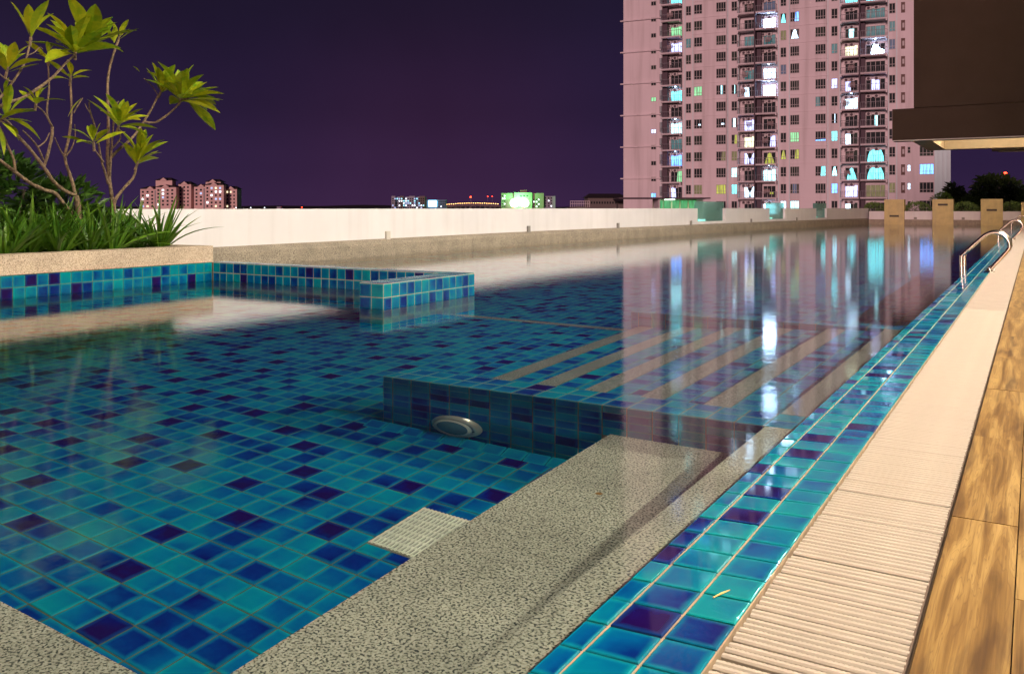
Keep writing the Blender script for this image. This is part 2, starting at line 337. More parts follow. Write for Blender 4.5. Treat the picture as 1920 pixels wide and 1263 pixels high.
def pick_tone(rs, P=None, deep=False):
    """glaze of one tile; two of the darkest never lie side by side"""
    r = rs.random()
    if P is not None:
        k = tuple(int(math.floor(c/PITCH)) for c in P)
        if r >= (.86 if deep else .88):
            if any(PURPLE.get((k[0]+a, k[1]+b, k[2]+c)) for a in (-1, 0, 1) for b in (-1, 0, 1) for c in (-1, 0, 1)): r = rs.choice((.3, .6, .8))
            else: PURPLE[k] = 1
    if deep: return .14 if r < .14 else .29 if r < .40 else .44 if r < .67 else .68 if r < .86 else 1.0  # bluer, darker mix: light absorbed by the water put into the tile colours
    base = .12 if r < .22 else .27 if r < .52 else .45 if r < .76 else .66 if r < .88 else 1.0
    return base
def tile_mesh(w, h, base, k, mat):
    key = (round(w, 4), round(h, 4), base, k, mat.name)
    if key not in mesh_cache:
        rs = random.Random(str(key)); mb = MB()
        tile_shape(mb, Vector((0,0,0)), Vector((1,0,0)), Vector((0,1,0)), Vector((0,0,1)), w, h, (base+rs.uniform(-.07, .07)*(base < 1), rs.random(), rs.random()))
        mesh_cache[key] = mb.mesh("tile", mat, True)
    return mesh_cache[key]
def lay(parent, tiles, limit, mat=None, seed=1, deep=False):
    """tiles: (P, A, B, N, w, h); the nearest `limit` become parts of their own, the others one part"""
    mat = mat or M_TILE; rs = random.Random(seed)
    cp = Vector((0, 0, S)); tiles = sorted(tiles, key=lambda q: (q[0]-cp).length/max(.05, abs(q[3].dot((q[0]-cp).normalized()))**.5))
    rest = MB()
    for i, (P, A, B, Nn, w, h) in enumerate(tiles):
        base = pick_tone(rs, P, deep); P = P+Nn*rs.uniform(-.0006, .0006)
        if i < limit:
            M = Matrix((( A.x, B.x, Nn.x, P.x), (A.y, B.y, Nn.y, P.y), (A.z, B.z, Nn.z, P.z), (0, 0, 0, 1)))
            tl = Matrix.Rotation(rs.uniform(-.010, .010), 4, 'X') @ Matrix.Rotation(rs.uniform(-.010, .010), 4, 'Y')
            obj("tile", tile_mesh(w, h, base, rs.randrange(9), mat), parent, M @ tl)
        else:
            tile_shape(rest, P, A, B, Nn, w, h, (base+rs.uniform(-.07, .07)*(base < 1), rs.random(), rs.random()))
    if rest.f:
        tag(rest.build("tile_field", mat, parent, True), kind="stuff")
X_, Y_, Z_ = Vector((1,0,0)), Vector((0,1,0)), Vector((0,0,1))
def grid(o, A, B, Nn, nu, nv, skip=None, w=None, h=None):
    out = []
    for i in range(nu):
        for j in range(nv):
            P = o+A*((i+.5)*PITCH)+B*((j+.5)*PITCH)
            if skip and skip(P): continue
            out.append((P, A, B, Nn, w or TILE, h or TILE))
    return out

# ================================================================== ground, pool shell, water
gm = plain("night_city_ground", (.035, .035, .04), .9, var=.4, scale=.01)
g = MB(); g.quad([(-6000, -2000, -30), (6000, -2000, -30), (6000, 9000, -30), (-6000, 9000, -30)])
tag(g.build("ground", gm), kind="structure")
FD = -1.08*S; FD2 = -1.34*S; YB = 7.68*S; YE = 57.6*S
XL = -12.6*S; XE = -.937*S          # far side, inner edge of the tile strip
# floor: grout bed with real tiles near, carried on by the material far away
fl = empty("pool_floor", kind="structure")
bx("grout_bed", M_GROUT, fl, XL, XE, .6, YB, FD-.08, FD-.0045)
Y2 = 15.2*S
bx("deep_grout_bed", M_GROUT, fl, XL, XE-.002, YB+.004, Y2, FD2-.08, FD2-.0045)
bx("far_floor", M_FAR, fl, XL, XE-.004, Y2+.002, YE, FD2-.08, FD2)
def sk(P): return (P.x > -1.84*S and P.y < 8.1*S) or P.y < 1.42*S
nx = int((XE-XL)/PITCH)
o0 = Vector((-1.86*S-PITCH*nx, 1.48*S, FD))
T = grid(o0, X_, Y_, Z_, nx+8, int((YB-1.48*S)/PITCH), sk)
lay(fl, T, 300, seed=3, deep=True)
o0 = Vector((-.94*S-PITCH*nx, YB+.03, FD2)); deep = MB(); rs = random.Random(5)
for P, A, B, Nn, w, h in grid(o0, X_, Y_, Z_, nx, int((Y2-YB-.03)/PITCH)):
    b0 = pick_tone(rs, P, True); tile_shape(deep, P, A, B, Nn, w, h, (b0+rs.uniform(-.07, .07)*(b0 < 1), rs.random(), rs.random()))
tag(deep.build("deep_tile_field", M_TILE, fl, True), kind="stuff")
bx("nosing", M_NOSE, fl, -6.0*S, -3.36*S, YB-.075, YB+.012, FD-.02, FD+.004)
# sloped fillet row of tiles at the foot of the stair wall
fm = []
for i in range(11):
    A = X_; B = Vector((0, .82, .57)).normalized(); fm.append((Vector((-1.90*S-PITCH*(i+.5), 3.95*S, FD+.022)), A, B, A.cross(B), TILE, .075))
lay(fl, fm, 20, seed=8)
w = MB(); nx_, ny_ = 24, 120
w.v = [(-9.9+(9.9-.700)*i/nx_, -4+48.2*j/ny_, 0) for j in range(ny_+1) for i in range(nx_+1)]
for j in range(ny_):
    for i in range(nx_): a = j*(nx_+1)+i; w.f.append((a, a+1, a+nx_+2, a+nx_+1))
wt = tag(w.build("pool_water", M_WATER, smooth=True), kind="structure"); wt.cycles.is_caustics_caster = True; wt.cycles.is_caustics_receiver = False

# pool edge: three columns of tiles falling gently into the water
pe = empty("pool_edge", kind="structure")
x_out, x_j1, x_j2, x_in = -.606*S, -.736*S, -.873*S, -.937*S
def edge_z(x): return .012-(.009)*(x_out-x)/(x_out-x_in)
slab = MB(); z1, z2 = edge_z(x_out)-.0045, edge_z(x_in)-.0045
y0, y1 = -1.5, YE
pr = [(x_in, z2), (x_out, z1), (x_out, -1.3), (x_in, -1.3)]
slab.quad([(pr[0][0], y0, pr[0][1]), (pr[1][0], y0, pr[1][1]), (pr[1][0], y1, pr[1][1]), (pr[0][0], y1, pr[0][1])])
slab.quad([(x_in, y0, z2), (x_in, y1, z2), (x_in, y1, -1.3), (x_in, y0, -1.3)])
slab.quad([(x_out, y0, z1), (x_out, y0, -1.3), (x_out, y1, -1.3), (x_out, y1, z1)])
slab.build("edge_beam", M_GROUT_DRY, pe)
sl_ = Vector((x_out-x_in, 0, edge_z(x_out)-edge_z(x_in))).normalized(); nrm = sl_.cross(Y_)
et, ew = [], []
n = int((YE-1.0)/PITCH)
for j in range(n):
    y = 1.2*S+(j+.5)*PITCH
    if y > YE-.05: continue
    for k, (a, b) in enumerate(((x_out, x_j1), (x_j1, x_j2), (x_j2, x_in))):
        xm = (a+b)/2; P = Vector((xm, y, edge_z(xm))); q = (P, sl_, Y_, nrm, abs(a-b)-.0062, TILE)
        (ew if k == 0 else et).append(q)
lay(pe, et, 185, M_FILM_DIM, 11); lay(pe, ew, 110, M_WET_DIM, 12)
# grout-coloured tiled wall below the strip beyond the stairs is inside edge_beam

# granite bench and shallow ledge, wrapping round the near corner
be = empty("pool_bench", kind="structure")
BD = -.55*S; UD = -.036*S
bx("upper_ledge", M_GRAN, be, -1.07*S, x_in-.001, -1.5, 4.03*S, -1.2, UD, bevel=.008)
bx("bench", M_GRAN, be, -1.855*S, -1.07*S-.001, -1.5, 4.03*S, -1.2, BD, bevel=.008)
bx("near_bench", M_GRAN, be, XL, -1.855*S-.001, -1.5, 1.46*S, -1.2, BD, bevel=.008)

# stairs with granite nosings between two tiled walls
st = empty("pool_stairs", kind="structure")
YA, YB1, YC, YD = 4.03*S, 4.31*S, 7.75*S, 8.03*S; XW = -3.345*S; WD = -.03*S
tl = []
for n_, (a, b) in (("near_wall", (YA, YB1)), ("far_wall", (YC, YD))):
    bx(n_, M_GROUT_DRY, st, XW, x_in-.0015, a, b, FD2-.1, WD-.0045)
    nu = int((x_in-XW)/PITCH)+1
    for i in range(nu+1):
        xx = x_in-.004-PITCH*(i+.5)
        ww = TILE
        if xx-PITCH/2 < XW:
            e = xx+PITCH/2-XW
            if e < .02: continue
            ww = e-.006; xx = XW+e/2
        for j in range(2): tl.append((Vector((xx, a+PITCH*(j+.5)*1.02, WD)), X_, Y_, Z_, ww, TILE))
        for j in range(8):
            P = Vector((xx, a-.0045, WD-.006-PITCH*(j+.5)))
            if a == YA and P.z > FD-.02 and not (P.x > -1.84*S and P.z < BD) : tl.append((P, X_, Z_, -Y_, ww, TILE))
            if a == YC and P.z > FD2: tl.append((P, X_, Z_, -Y_, ww, TILE))
    for j in range(8):
        for i in range(2):
            P = Vector((XW-.0045, a+PITCH*(i+.5)*1.02, WD-.006-PITCH*(j+.5)))
            if P.z > FD: tl.append((P, -Y_, Z_, -X_, TILE, TILE))
lay(st, tl, 290, seed=21)
xs = [-1.055, -1.505, -1.94, -2.38, -2.81, -3.24]; rs_ = .172
prev = x_in-.002; tt = []
for k, xn in enumerate(xs):
    z = -(.036+.174*k)*S; xn *= S
    bx("tread", M_GROUT, st, xn+.004, prev, YB1+.002, YC-.002, FD2-.1, z-.0045)
    bx("nosing", M_NOSE, st, xn-.012, xn+.125*S, YB1+.003, YC-.003, z-.10, z+.001, bevel=.004)
    if k:
        x = prev
        n_c = 2; step = (prev-(xn+.128*S))/n_c
        for i in range(n_c):
            for j in range(int((YC-YB1)/PITCH)):
                tt.append((Vector((prev-step*(i+.5), YB1+.004+PITCH*(j+.5), z)), X_, Y_, Z_, step-.006, TILE))
    prev = xn-.013
lay(st, tt, 240, seed=22)

# ================================================================== gutter grating
gr = empty("gutter_grating", (0, 0, 0), label="cream plastic overflow grating of ribbed slats running along the pool edge", cat="grating")
gx0, gx1 = -.600*S, -.236*S
bx("channel", M_DARKGAP, gr, gx0+.0005, gx1-.001, -1.0, YE, -.16, -.055)
bx("side_rail", plain("brown_joint", (.14, .09, .06), .8), gr, gx1-.006, gx1-.0025, -1.0, YE, -.022, .006)
sm = MB(); hw, L = .0066, (gx1-gx0-.0105)
prof = [(-hw, -.026), (hw, -.026), (hw, .001), (hw*.55, .0045), (-hw*.55, .0045), (-hw, .001)]
xa, xb = gx0+.002, gx0+.0055+L
for i in range(6):
    j = (i+1) % 6; sm.quad([(xa, prof[i][0], prof[i][1]), (xb, prof[i][0], prof[i][1]), (xb, prof[j][0], prof[j][1]), (xa, prof[j][0], prof[j][1])])
sm.quad([(xa, y, z) for y, z in reversed(prof)]); sm.quad([(xb, y, z) for y, z in prof])
for q in range(30):
    x = xa+.012+q*(L-.024)/29
    sm.quad([(x-.0022, -hw*.55, .0047), (x+.0022, -hw*.55, .0047), (x+.0022, hw*.55, .0052), (x-.0022, hw*.55, .0052)])
slat = sm.mesh("slat", M_CREAM); SP = .0206; rest = MB()
rs = random.Random(4); yy = 1.25*S; k = 0
while yy < YE-.02:
    if k % 24 == 23: yy += .005
    if k < 300:
        obj("slat", slat, gr, Matrix.Translation((rs.uniform(-.0012, .0012), yy, .003+rs.uniform(-.0010, .0008))) @ Matrix.Rotation(rs.uniform(-.004, .004), 4, 'Z'))
    else: rest.box(xa, xb, yy-hw, yy+hw, -.016, .0068)
    yy += SP; k += 1
tag(rest.build("slats", M_CREAM, gr), kind="stuff")

# ================================================================== deck of wood-look planks
dk = empty("deck", kind="structure")
bx("deck_bed", plain("plank_joint", (.10, .06, .03), .8), dk, gx1+.0005, 5.2, -2.5, 46, -.2, .004)
PW, PL = .185*S, 1.145*S
pm = MB().box(-PW/2+.0012, PW/2-.0012, -PL/2+.0015, PL/2-.0015, -.012, .0); plank = pm.mesh("plank", M_WOOD)
for c_ in range(5):
    off = 3.10*S if c_ % 2 == 0 else 3.10*S+PL*.5
    y = off-PL*4
    while y < 45:
        if y > -1.2:
            obj("plank", plank, dk, Matrix.Translation((gx1+.004+PW*(c_+.5), y+PL/2, .0105+random.uniform(-.0005, .0005))) @ (Matrix.Rotation(math.pi*random.randrange(2), 4, 'Z')))
        y += PL
# ================================================================== white parapet along the far side
path = [(-11.5, -2), (-11.6, 8), (-11.75, 13), (-12.0, 21), (-11.7, 28), (-11.05, 42), (-10.1, 51), (-9.2, 57), (-8.9, 58.6)]
def spline(pts, n=6):
    out = []
    P = [Vector((a*S, b*S, 0)) for a, b in pts]
    for i in range(len(P)-1):
        p0, p1, p2, p3 = P[max(i-1, 0)], P[i], P[i+1], P[min(i+2, len(P)-1)]
        for k in range(n):
            t = k/n; out.append(.5*((2*p1)+(p2-p0)*t+(2*p0-5*p1+4*p2-p3)*t*t+(3*p1-p0-3*p2+p3)*t**3))
    return out+[P[-1]]
WP = spline(path)
def sweep(mb, pts, prof):
    """profile (out from the pool, z) swept along pts; out = -normal"""
    R = []
    for i, p in enumerate(pts):
        t = (pts[min(i+1, len(pts)-1)]-pts[max(i-1, 0)]).normalized(); nn = Vector((-t.y, t.x, 0))
        R.append([p+nn*a+Z_*z for a, z in prof])
    m = len(prof)
    for i in range(len(R)-1):
        for k in range(m): mb.quad([R[i][k], R[i][(k+1) % m], R[i+1][(k+1) % m], R[i+1][k]])
    mb.quad(list(reversed(R[0]))); mb.quad(R[-1])
pw = empty("parapet_wall", (WP[0].x, WP[0].y, 0), label="long white parapet wall on a pebble curb along the far side of the pool", cat="wall")
pw.location = (0, 0, 0)
mb = MB(); sweep(mb, WP, [(.0, -1.4), (.5, -1.4), (.5, .262), (.14, .262), (.012, .20), (0, .18)]); mb.build("curb", M_CURB, pw)
ZT = .738; mb = MB()
def cut(p0, u0):  # index along the wall where a given pixel column falls
    return p0
def u_of(p): d = p.y*cT-p.x*sT; return 960+1620*(p.x*cT+p.y*sT)/d
gaps = [(1317, 1367), (1450, 1478), (1537, 1556)]
fine = []
for i in range(len(WP)-1):
    for k in range(24): fine.append(WP[i].lerp(WP[i+1], k/24))
fine.append(WP[-1])
segs, cur = [], []
for p in fine:
    d = p.y*cT-p.x*sT; u = u_of(p) if d > .5 else -9999
    if any(a < u < b for a, b in gaps):
        if cur: segs.append(cur); cur = []
    else: cur.append(p)
segs.append(cur)
def thin(s): return s[::8]+([s[-1]] if (len(s)-1) % 8 else [])
for s_ in segs:
    mb = MB(); sweep(mb, thin(s_), [(.13, .2), (.33, .2), (.33, ZT), (.13, ZT)]); mb.build("wall_panel", M_WHITE, pw)
mb = MB(); sweep(mb, thin(fine), [(.132, .2), (.328, .2), (.328, .335), (.132, .335)]); mb.build("wall_base", M_WHITE, pw)
M_GLARE = glow('wall_uplight', (.75, 1, .92), 3.0, .2)
gmat, gt, gb = new_mat("green_glass"); gb.inputs["Base Color"].default_value = (.30, .62, .55, 1); gb.inputs["Roughness"].default_value = .05; gb.inputs["Transmission Weight"].default_value = .75; gb.inputs["IOR"].default_value = 1.1
for a, b in gaps:
    q = [p for p in fine if p.y > 5 and a-3 < u_of(p) < b+3]
    mb = MB(); sweep(mb, [q[0], q[-1]], [(.22, .30), (.232, .30), (.232, .95), (.22, .95)]); mb.build("glass_panel", gmat, pw)
    m_ = q[len(q)//3]; nw = Vector((-.98, .1, 0)); e_ = m_+nw*.45
    bx("uplight", M_GLARE, pw, e_.x-.12, e_.x+.12, e_.y-.35, e_.y+.35, .27, .40)  # glowing block added to give the glare at the foot of the glass
for u, kk in ((737, 0), (1000, 1), (1166, 1), (1302, 1), (1415, 1), (1500, 1)):
    p = min([f for f in fine if f.y > 5], key=lambda f: abs(u_of(f)-u)); s_ = .05
    bx("overflow_outlet", plain("grey_outlet", (.20, .19, .17) if kk else (.5, .46, .40), .6), pw, p.x-.16, p.x-.095, p.y-s_, p.y+s_, .235, .235+.14)
# ================================================================== end wall with posts
ew_ = empty("end_wall", label="low white wall on a dark curb closing the far end of the pool", cat="wall")
bx("curb", M_CURB, ew_, -8.95*S, 0, 57.9*S, 57.9*S+.5, -1.4, .22)
bx("wall_panel", M_WHITE, ew_, -8.95*S, 0, 57.9*S+.10, 57.9*S+.35, .22, .60)
for x in (-6.3*S, -3.7*S): bx("overflow_outlet", plain("grey_outlet", (.2, .19, .17), .6), ew_, x-.06, x+.06, 57.9*S+.06, 57.9*S+.099, .235, .33)
pd = [(-8.02, 1, "left beige stone post with its dark slot low on the face", .38), (-5.33, 1, "middle beige stone post with its dark slot near the top", .90), (-2.76, 1, "right beige stone post with its dark slot at mid height", .66)]
for x, _, lab, zz in pd:
    x *= S; p = empty("stone_post", (x+.42, 57.75*S, 0), label=lab, cat="post", group="beige posts at the pool end")
    bx("shaft", M_POST, p, -.42, .42, 0, .5, -1.35, 1.145, bevel=.01)
    for j in range(9):
        bx("cladding_course", M_POST, p, -.424, .424, -.008, -.0005, -.02+j*.128, -.02+j*.128+.124)
    bx("slot", plain("dark_slot", (.05, .04, .03), .7), p, -.2, .2, -.014, -.009, zz-.045, zz+.045)
p = empty("stone_pier", (-.42, 57.7*S, 0), label="beige stone pier at the far end of the wooden deck", cat="pier"); bx("shaft", M_POST, p, -.12, 1.2, 0, .5, -1.3, 1.0, bevel=.01)

# ================================================================== planter box, low tiled L-shaped wall
pl = empty("planter_box", (-9.8*S, 8.1*S, 0), label="long pebble-wash planter with a band of turquoise tiles at the waterline", cat="planter")
pl.location = (0, 0, 0)
XP = -9.80*S; YP = 8.12*S; ZB = .25*S; ZP = .478*S
bx("tiled_base", M_GROUT, pl, XP-.35, XP-.005, -2, YP, -1.3, ZB)
bx("rim", M_PEB, pl, XP-.22, XP+.006, -2, YP+.006, ZB+.0005, ZP, bevel=.012)
bx("return_rim", M_PEB, pl, -11.4*S, XP-.221, YP-.2, YP+.005, -.2, ZP-.002, bevel=.012)
bx("soil_bed", M_SOIL, pl, -11.45*S, XP-.222, -2, YP-.201, -.2, ZP-.06)
tl = []
for j in range(int((YP-1.5)/PITCH)):
    for i in range(4): tl.append((Vector((XP, YP-PITCH*(j+.5), ZB-.004-PITCH*(i+.5))), Y_, Z_, X_, TILE, TILE))
lay(pl, tl, 150, M_BAND_DIM, seed=31, deep=True)  # darker mix tones the lamplit band down through its tile colours
lw = empty("tiled_wall", label="low L-shaped wall of turquoise tiles standing just above the water by the planter", cat="wall")
xa_, xb_ = -5.87*S, -5.56*S; yl0, yl1 = 6.70*S, 8.33*S
bx("long_core", M_GROUT_DRY, lw, XP-.05, xa_+.0, 8.135*S, yl1, -1.3, ZB-.0045)
bx("return_core", M_GROUT_DRY, lw, xa_+.0005, xb_, yl0, yl1, -1.3, ZB-.0045)
tl = []
n = int((yl1-yl0)/.0935)
py = (yl1-yl0)/13
for j in range(13):
    y = yl0+py*(j+.5)
    for i in range(3): tl.append((Vector((xb_+.0045, y, ZB-.006-PITCH*(i+.5))), Y_, Z_, X_, py-.006, TILE))
    for i in range(2): tl.append((Vector((xa_+(xb_-xa_)*(i+.5)/2, y, ZB)), X_, Y_, Z_, (xb_-xa_)/2-.005, py-.006))
for i in range(2):
    for k in range(3): tl.append((Vector((xa_+(xb_-xa_)*(i+.5)/2, yl0-.0045, ZB-.006-PITCH*(k+.5))), X_, Z_, -Y_, (xb_-xa_)/2-.005, TILE))
nn_ = round((xa_-XP)/PITCH); lp = (xa_-XP-.004)/nn_
for i in range(nn_):
    x = xa_-lp*(i+.5)
    for k in range(3): tl.append((Vector((x, 8.135*S-.0045, ZB-.006-PITCH*(k+.5))), X_, Z_, -Y_, lp-.006, TILE))
    tl.append((Vector((x, (8.135*S+yl1)/2, ZB)), X_, Y_, Z_, lp-.006, yl1-8.135*S-.006))
lay(lw, tl, 220, M_BAND_DIM, seed=32, deep=True)  # darker mix puts the shade of the long face into the tiles

# ================================================================== pool light, drain grate, handrails, sticks
lt = empty("pool_light", (-2.80*S, YA-.006, -.865*S), label="round steel pool light switched off on the submerged tiled wall", cat="pool light")
Mr = Matrix.Rotation(math.pi/2, 4, 'X')
MB().lathe([(.128, 0), (.126, .012), (.112, .030), (.100, .034), (.098, .022)], 40, Mr).build("bezel", plain("brushed_steel_bezel", (.72, .68, .55), .28, .5), lt, smooth=True)
MB().lathe([(.098, .024), (.092, .036), (.080, .040)], 40, Mr).build("gasket", plain("pale_gasket", (.9, .88, .70), .6), lt, smooth=True)
MB().lathe([(.082, .036), (.06, .044), (.02, .050), (.0, .051)], 40, Mr).build("lens", plain("dull_lens", (.14, .30, .32), .25), lt, smooth=True)
for s_ in (-1, 1): MB().lathe([(.006, .033), (.006, .038), (0, .038)], 10, Matrix.Translation((s_*.105, 0, 0)) @ Mr).build("screw", M_STEEL, lt)
M_DRAIN = plain("pale_drain_plastic", (.95, .92, .74), .5)
dg = empty("drain_grate", (-2.225*S, 2.985*S, FD-.010), label="rectangular cream drain grate on the pool floor beside the granite bench", cat="drain grate")
wx, wy = .185*S/2*1.9, .40*S/2
bx("frame", plain("drain_slots", (.30, .32, .24), .6), dg, -wx, wx, -wy, wy, 0, .012)
for i in range(7):
    for j in range(22):
        pass
for i in range(8):
    y = -wy+.012+i*(2*wy-.024)/7
    bx("cross_bar", M_DRAIN, dg, -wx, wx, y-.006, y+.006, .0125, .0165)
tag((lambda m: [m.box(-wx+.008+q*(2*wx-.016)/16-.0034, -wx+.008+q*(2*wx-.016)/16+.0034, -wy+.006, wy-.006, .0128, .0215) for q in range(17)] and m)(MB()).build("ribs", M_DRAIN, dg), kind="stuff")
def handrail(y, lab):
    h = empty("handrail", (-.64*S, y*S, 0), label=lab, cat="handrail", group="steel pool ladder rails")
    pts = [(-1.0, -.9), (-1.0, 0), (-1.0, .24), (-.965, .32), (-.72, .60), (-.64, .665), (-.55, .69), (-.45, .66), (-.375, .58), (-.345, .47), (-.375, .38), (-.60, .06), (-.62, .02)]
    P = [Vector((a*S+.64*S, 0, b*S*(.9 if b > 0 else 1))) for a, b in pts]; Q = []
    for i in range(len(P)-1):
        p0, p1, p2, p3 = P[max(i-1, 0)], P[i], P[i+1], P[min(i+2, len(P)-1)]
        for k in range(5):
            t = k/5; Q.append(.5*((2*p1)+(p2-p0)*t+(2*p0-5*p1+4*p2-p3)*t*t+(3*p1-p0-3*p2+p3)*t**3))
    Q.append(P[-1])
    MB().tube(Q, .0215, 14).build("rail", M_STEEL, h, smooth=True)
    MB().lathe([(.058, 0), (.058, .008), (.045, .018), (.026, .024), (.024, .05)], 24, Matrix.Translation((.02*S, 0, .004))).build("flange", M_STEEL, h, smooth=True)
    MB().lathe([(.0245, 0), (.0245, .014)], 16, Matrix.Translation((-.36*S, 0, .235*S))).build("collar", M_STEEL, h, smooth=True)
for y, lab in ((15.3, "nearest curved steel pool handrail dipping into the water"), (15.95, "curved steel handrail just behind the nearest one of its pair"),
               (31.0, "middle pool handrail, front one of its pair"), (31.7, "middle pool handrail, rear one of its pair"),
               (47.5, "far pool handrail, front one of its pair"), (48.2, "farthest pool handrail by the beige pier")):
    handrail(y, lab)
def stick(name, p, L, rz, col, lab):
    o = MB().tube([(0, -L/2, 0), (0, 0, .0008), (0, L/2, 0)], [.0012, .0016, .0010], 6).build(name, plain(name+"_wood", col, .6))
    o.location = p; o.rotation_euler = (0, 0, rz); tag(o, lab, "stick")
stick("wooden_stick", (-.686*S, 2.165*S, edge_z(-.686*S)+.0025), .05, -.35, (.75, .55, .16), "tiny yellow wooden stick lying on the wet edge tiles")
stick("twig", (-1.055*S, 2.50*S, UD+.002), .10, -.10, (.65, .58, .42), "thin pale twig on the shallow granite ledge under water")
fd = MB(); fd.quad([(-.012, -.008, 0), (.010, -.010, .001), (.014, .007, 0), (-.006, .010, .001)])
o = fd.build("fallen_leaf", plain("brown_leaf", (.35, .16, .03), .7)); o.location = (-1.55*S, 3.25*S, BD+.003); tag(o, "small brown dead leaf on the submerged granite bench", "leaf")

# ================================================================== pool house over the deck and its assumed floodlights
ph = empty("pool_house", (4.6, 20, 0), label="dark brown overhanging building with cream soffit reaching over the end of the deck", cat="building")
ph.location = (0, 0, 0)
bx("wall", M_SOFFIT, ph, 5.0, 5.4, -8, 47, 0, 11)
YF = 34.5; XF = -3.80; ZF = 3.2
bx("upper_block", M_BROWN, ph, XF, 9, YF, YF+6.4, ZF+1.20, 14)
bx("fascia", M_BROWN, ph, -4.52, 9, YF-.02, YF+.55, ZF+.035, ZF+1.18)
bx("soffit_edge", plain("grey_soffit_trim", (.45, .43, .38), .7), ph, -4.50, 9, YF-.015, YF+.55, ZF, ZF+.033)
bx("coffer_ceiling", M_SOFFIT, ph, -3.88, 9, YF+.551, YF+6.4, ZF+.75, ZF+1.19)
bx("edge_beam", M_SOFFIT, ph, -3.9, -3.25, YF+.552, YF+6.38, ZF+.002, ZF+.748)
bx("back_beam", M_SOFFIT, ph, -3.249, 9, YF+5.8, YF+6.38, ZF+.002, ZF+.748)
bx("lower_beam", M_SOFFIT, ph, -1.75, 9, 46.0, 46.5, 3.40, 3.72)
bx("lower_soffit", M_SOFFIT, ph, -1.6, 9, 46.51, 50, 3.56, 3.70)
for x in (.9, 4.0): bx("column", M_SOFFIT, ph, x, x+.4, YF+5.85, YF+6.3, 0, ZF)
M_LAMPBODY = plain("lamp_housing", (.12, .12, .12), .4, .6)
def floodlight(x, y, z, W_, col, lab, aim, cone=165):  # floodlights out of view, assumed from the light on deck and bench
    f = empty("floodlight", (x, y, z), label=lab, cat="floodlight", group="assumed floodlights on the pool house wall")
    bx("housing", M_LAMPBODY, f, .16, .34, -.16, .16, -.02, .12); bx("bracket", M_LAMPBODY, f, .341, 5.0-x, -.03, .03, .0, .06)
    d = bpy.data.lights.new("floodlight_lamp", 'SPOT'); d.energy = W_; d.color = col; d.shadow_soft_size = .07; d.spot_size = math.radians(cone); d.spot_blend = .6
    d.cycles.is_caustics_light = True
    l = bpy.data.objects.new("floodlight_lamp", d); C.objects.link(l); l.parent = f; l.location = (.0, 0, -.04)
    l.rotation_euler = Vector(aim).to_track_quat('-Z', 'Y').to_euler()
for y, k, lab in ((1.2, .8, "low assumed floodlight nearest the camera on the cream pool house wall"), (4.2, .7, "low assumed floodlight second from the camera on the pool house wall")):
    floodlight(4.6, y, 5.4, LAMP_W*k, WARM, lab, (-.72, 0, -.6))
for i, y in enumerate((-5, -1.0, 3.0, 7.0, 11.0, 15.0, 20.0, 25.0)):
    floodlight(4.3, y, 9.4, LAMP_W*2.7*(.25, .70, 1.2, 1.2, 1.2, 1.15, 1.0, .9)[i], WARM, "high assumed floodlight on the pool house wall, " + ("behind the camera", "just behind the camera", "above the first low one", "beyond the low ones", "left of the strong one", "above the strong one", "right of the strong one", "before the brown overhang")[i], (-.75, 0, -.66), 88)
for i, y in enumerate((-4, 2, 8, 14, 20, 26, 32)):  # unseen lamps added as soft fill, bounced off the cream wall
    f = empty("wall_washer", (3.2, y, 10.6), label="added fill lamp turned at the unseen pool house wall, number %s of the row" % ("one", "two", "three", "four", "five", "six", "seven")[i], cat="fill light", group="added fill lamps facing the pool house wall")
    bx("housing", M_LAMPBODY, f, -.30, -.12, -.3, .3, -.1, .1); bx("arm", M_LAMPBODY, f, -.119, 1.8, -.03, .03, .02, .07)
    d = bpy.data.lights.new("washer_lamp", 'SPOT'); d.energy = FILL_W; d.color = (1, .92, .80); d.shadow_soft_size = .12; d.spot_size = math.radians(150); d.spot_blend = .6
    l = bpy.data.objects.new("washer_lamp", d); C.objects.link(l); l.parent = f; l.location = (-.02, 0, -.05); l.rotation_euler = Vector((.75, 0, -.65)).to_track_quat('-Z', 'Y').to_euler()
floodlight(4.5, 17.5, 6.2, LAMP_W*2.6, NEUT, "stronger white assumed floodlight halfway along the pool house wall", (-.72, 0, -.6))
for x, y, zz, e_ in ((1.2, YF+3.2, ZF+.748, 160), (-1.8, YF+3.2, ZF+.748, 160), (-.5, 48.4, 3.558, 60)):  # downlights added to warm the dark soffits
    f = empty("ceiling_downlight", (x, y, zz), label="added round warm downlight in the "+("farther low soffit" if y > 46 else "coffered soffit over the deck" if x > 0 else "coffered soffit over the pool"), cat="downlight")
    MB().lathe([(.09, 0), (.09, -.03), (.07, -.035), (.07, -.01)], 16).build("trim_ring", M_LAMPBODY, f)
    d = bpy.data.lights.new("downlight_lamp", 'POINT'); d.energy = e_; d.color = (1, .74, .45); d.shadow_soft_size = .06
    l = bpy.data.objects.new("downlight_lamp", d); C.objects.link(l); l.parent = f; l.location = (0, 0, -.10)

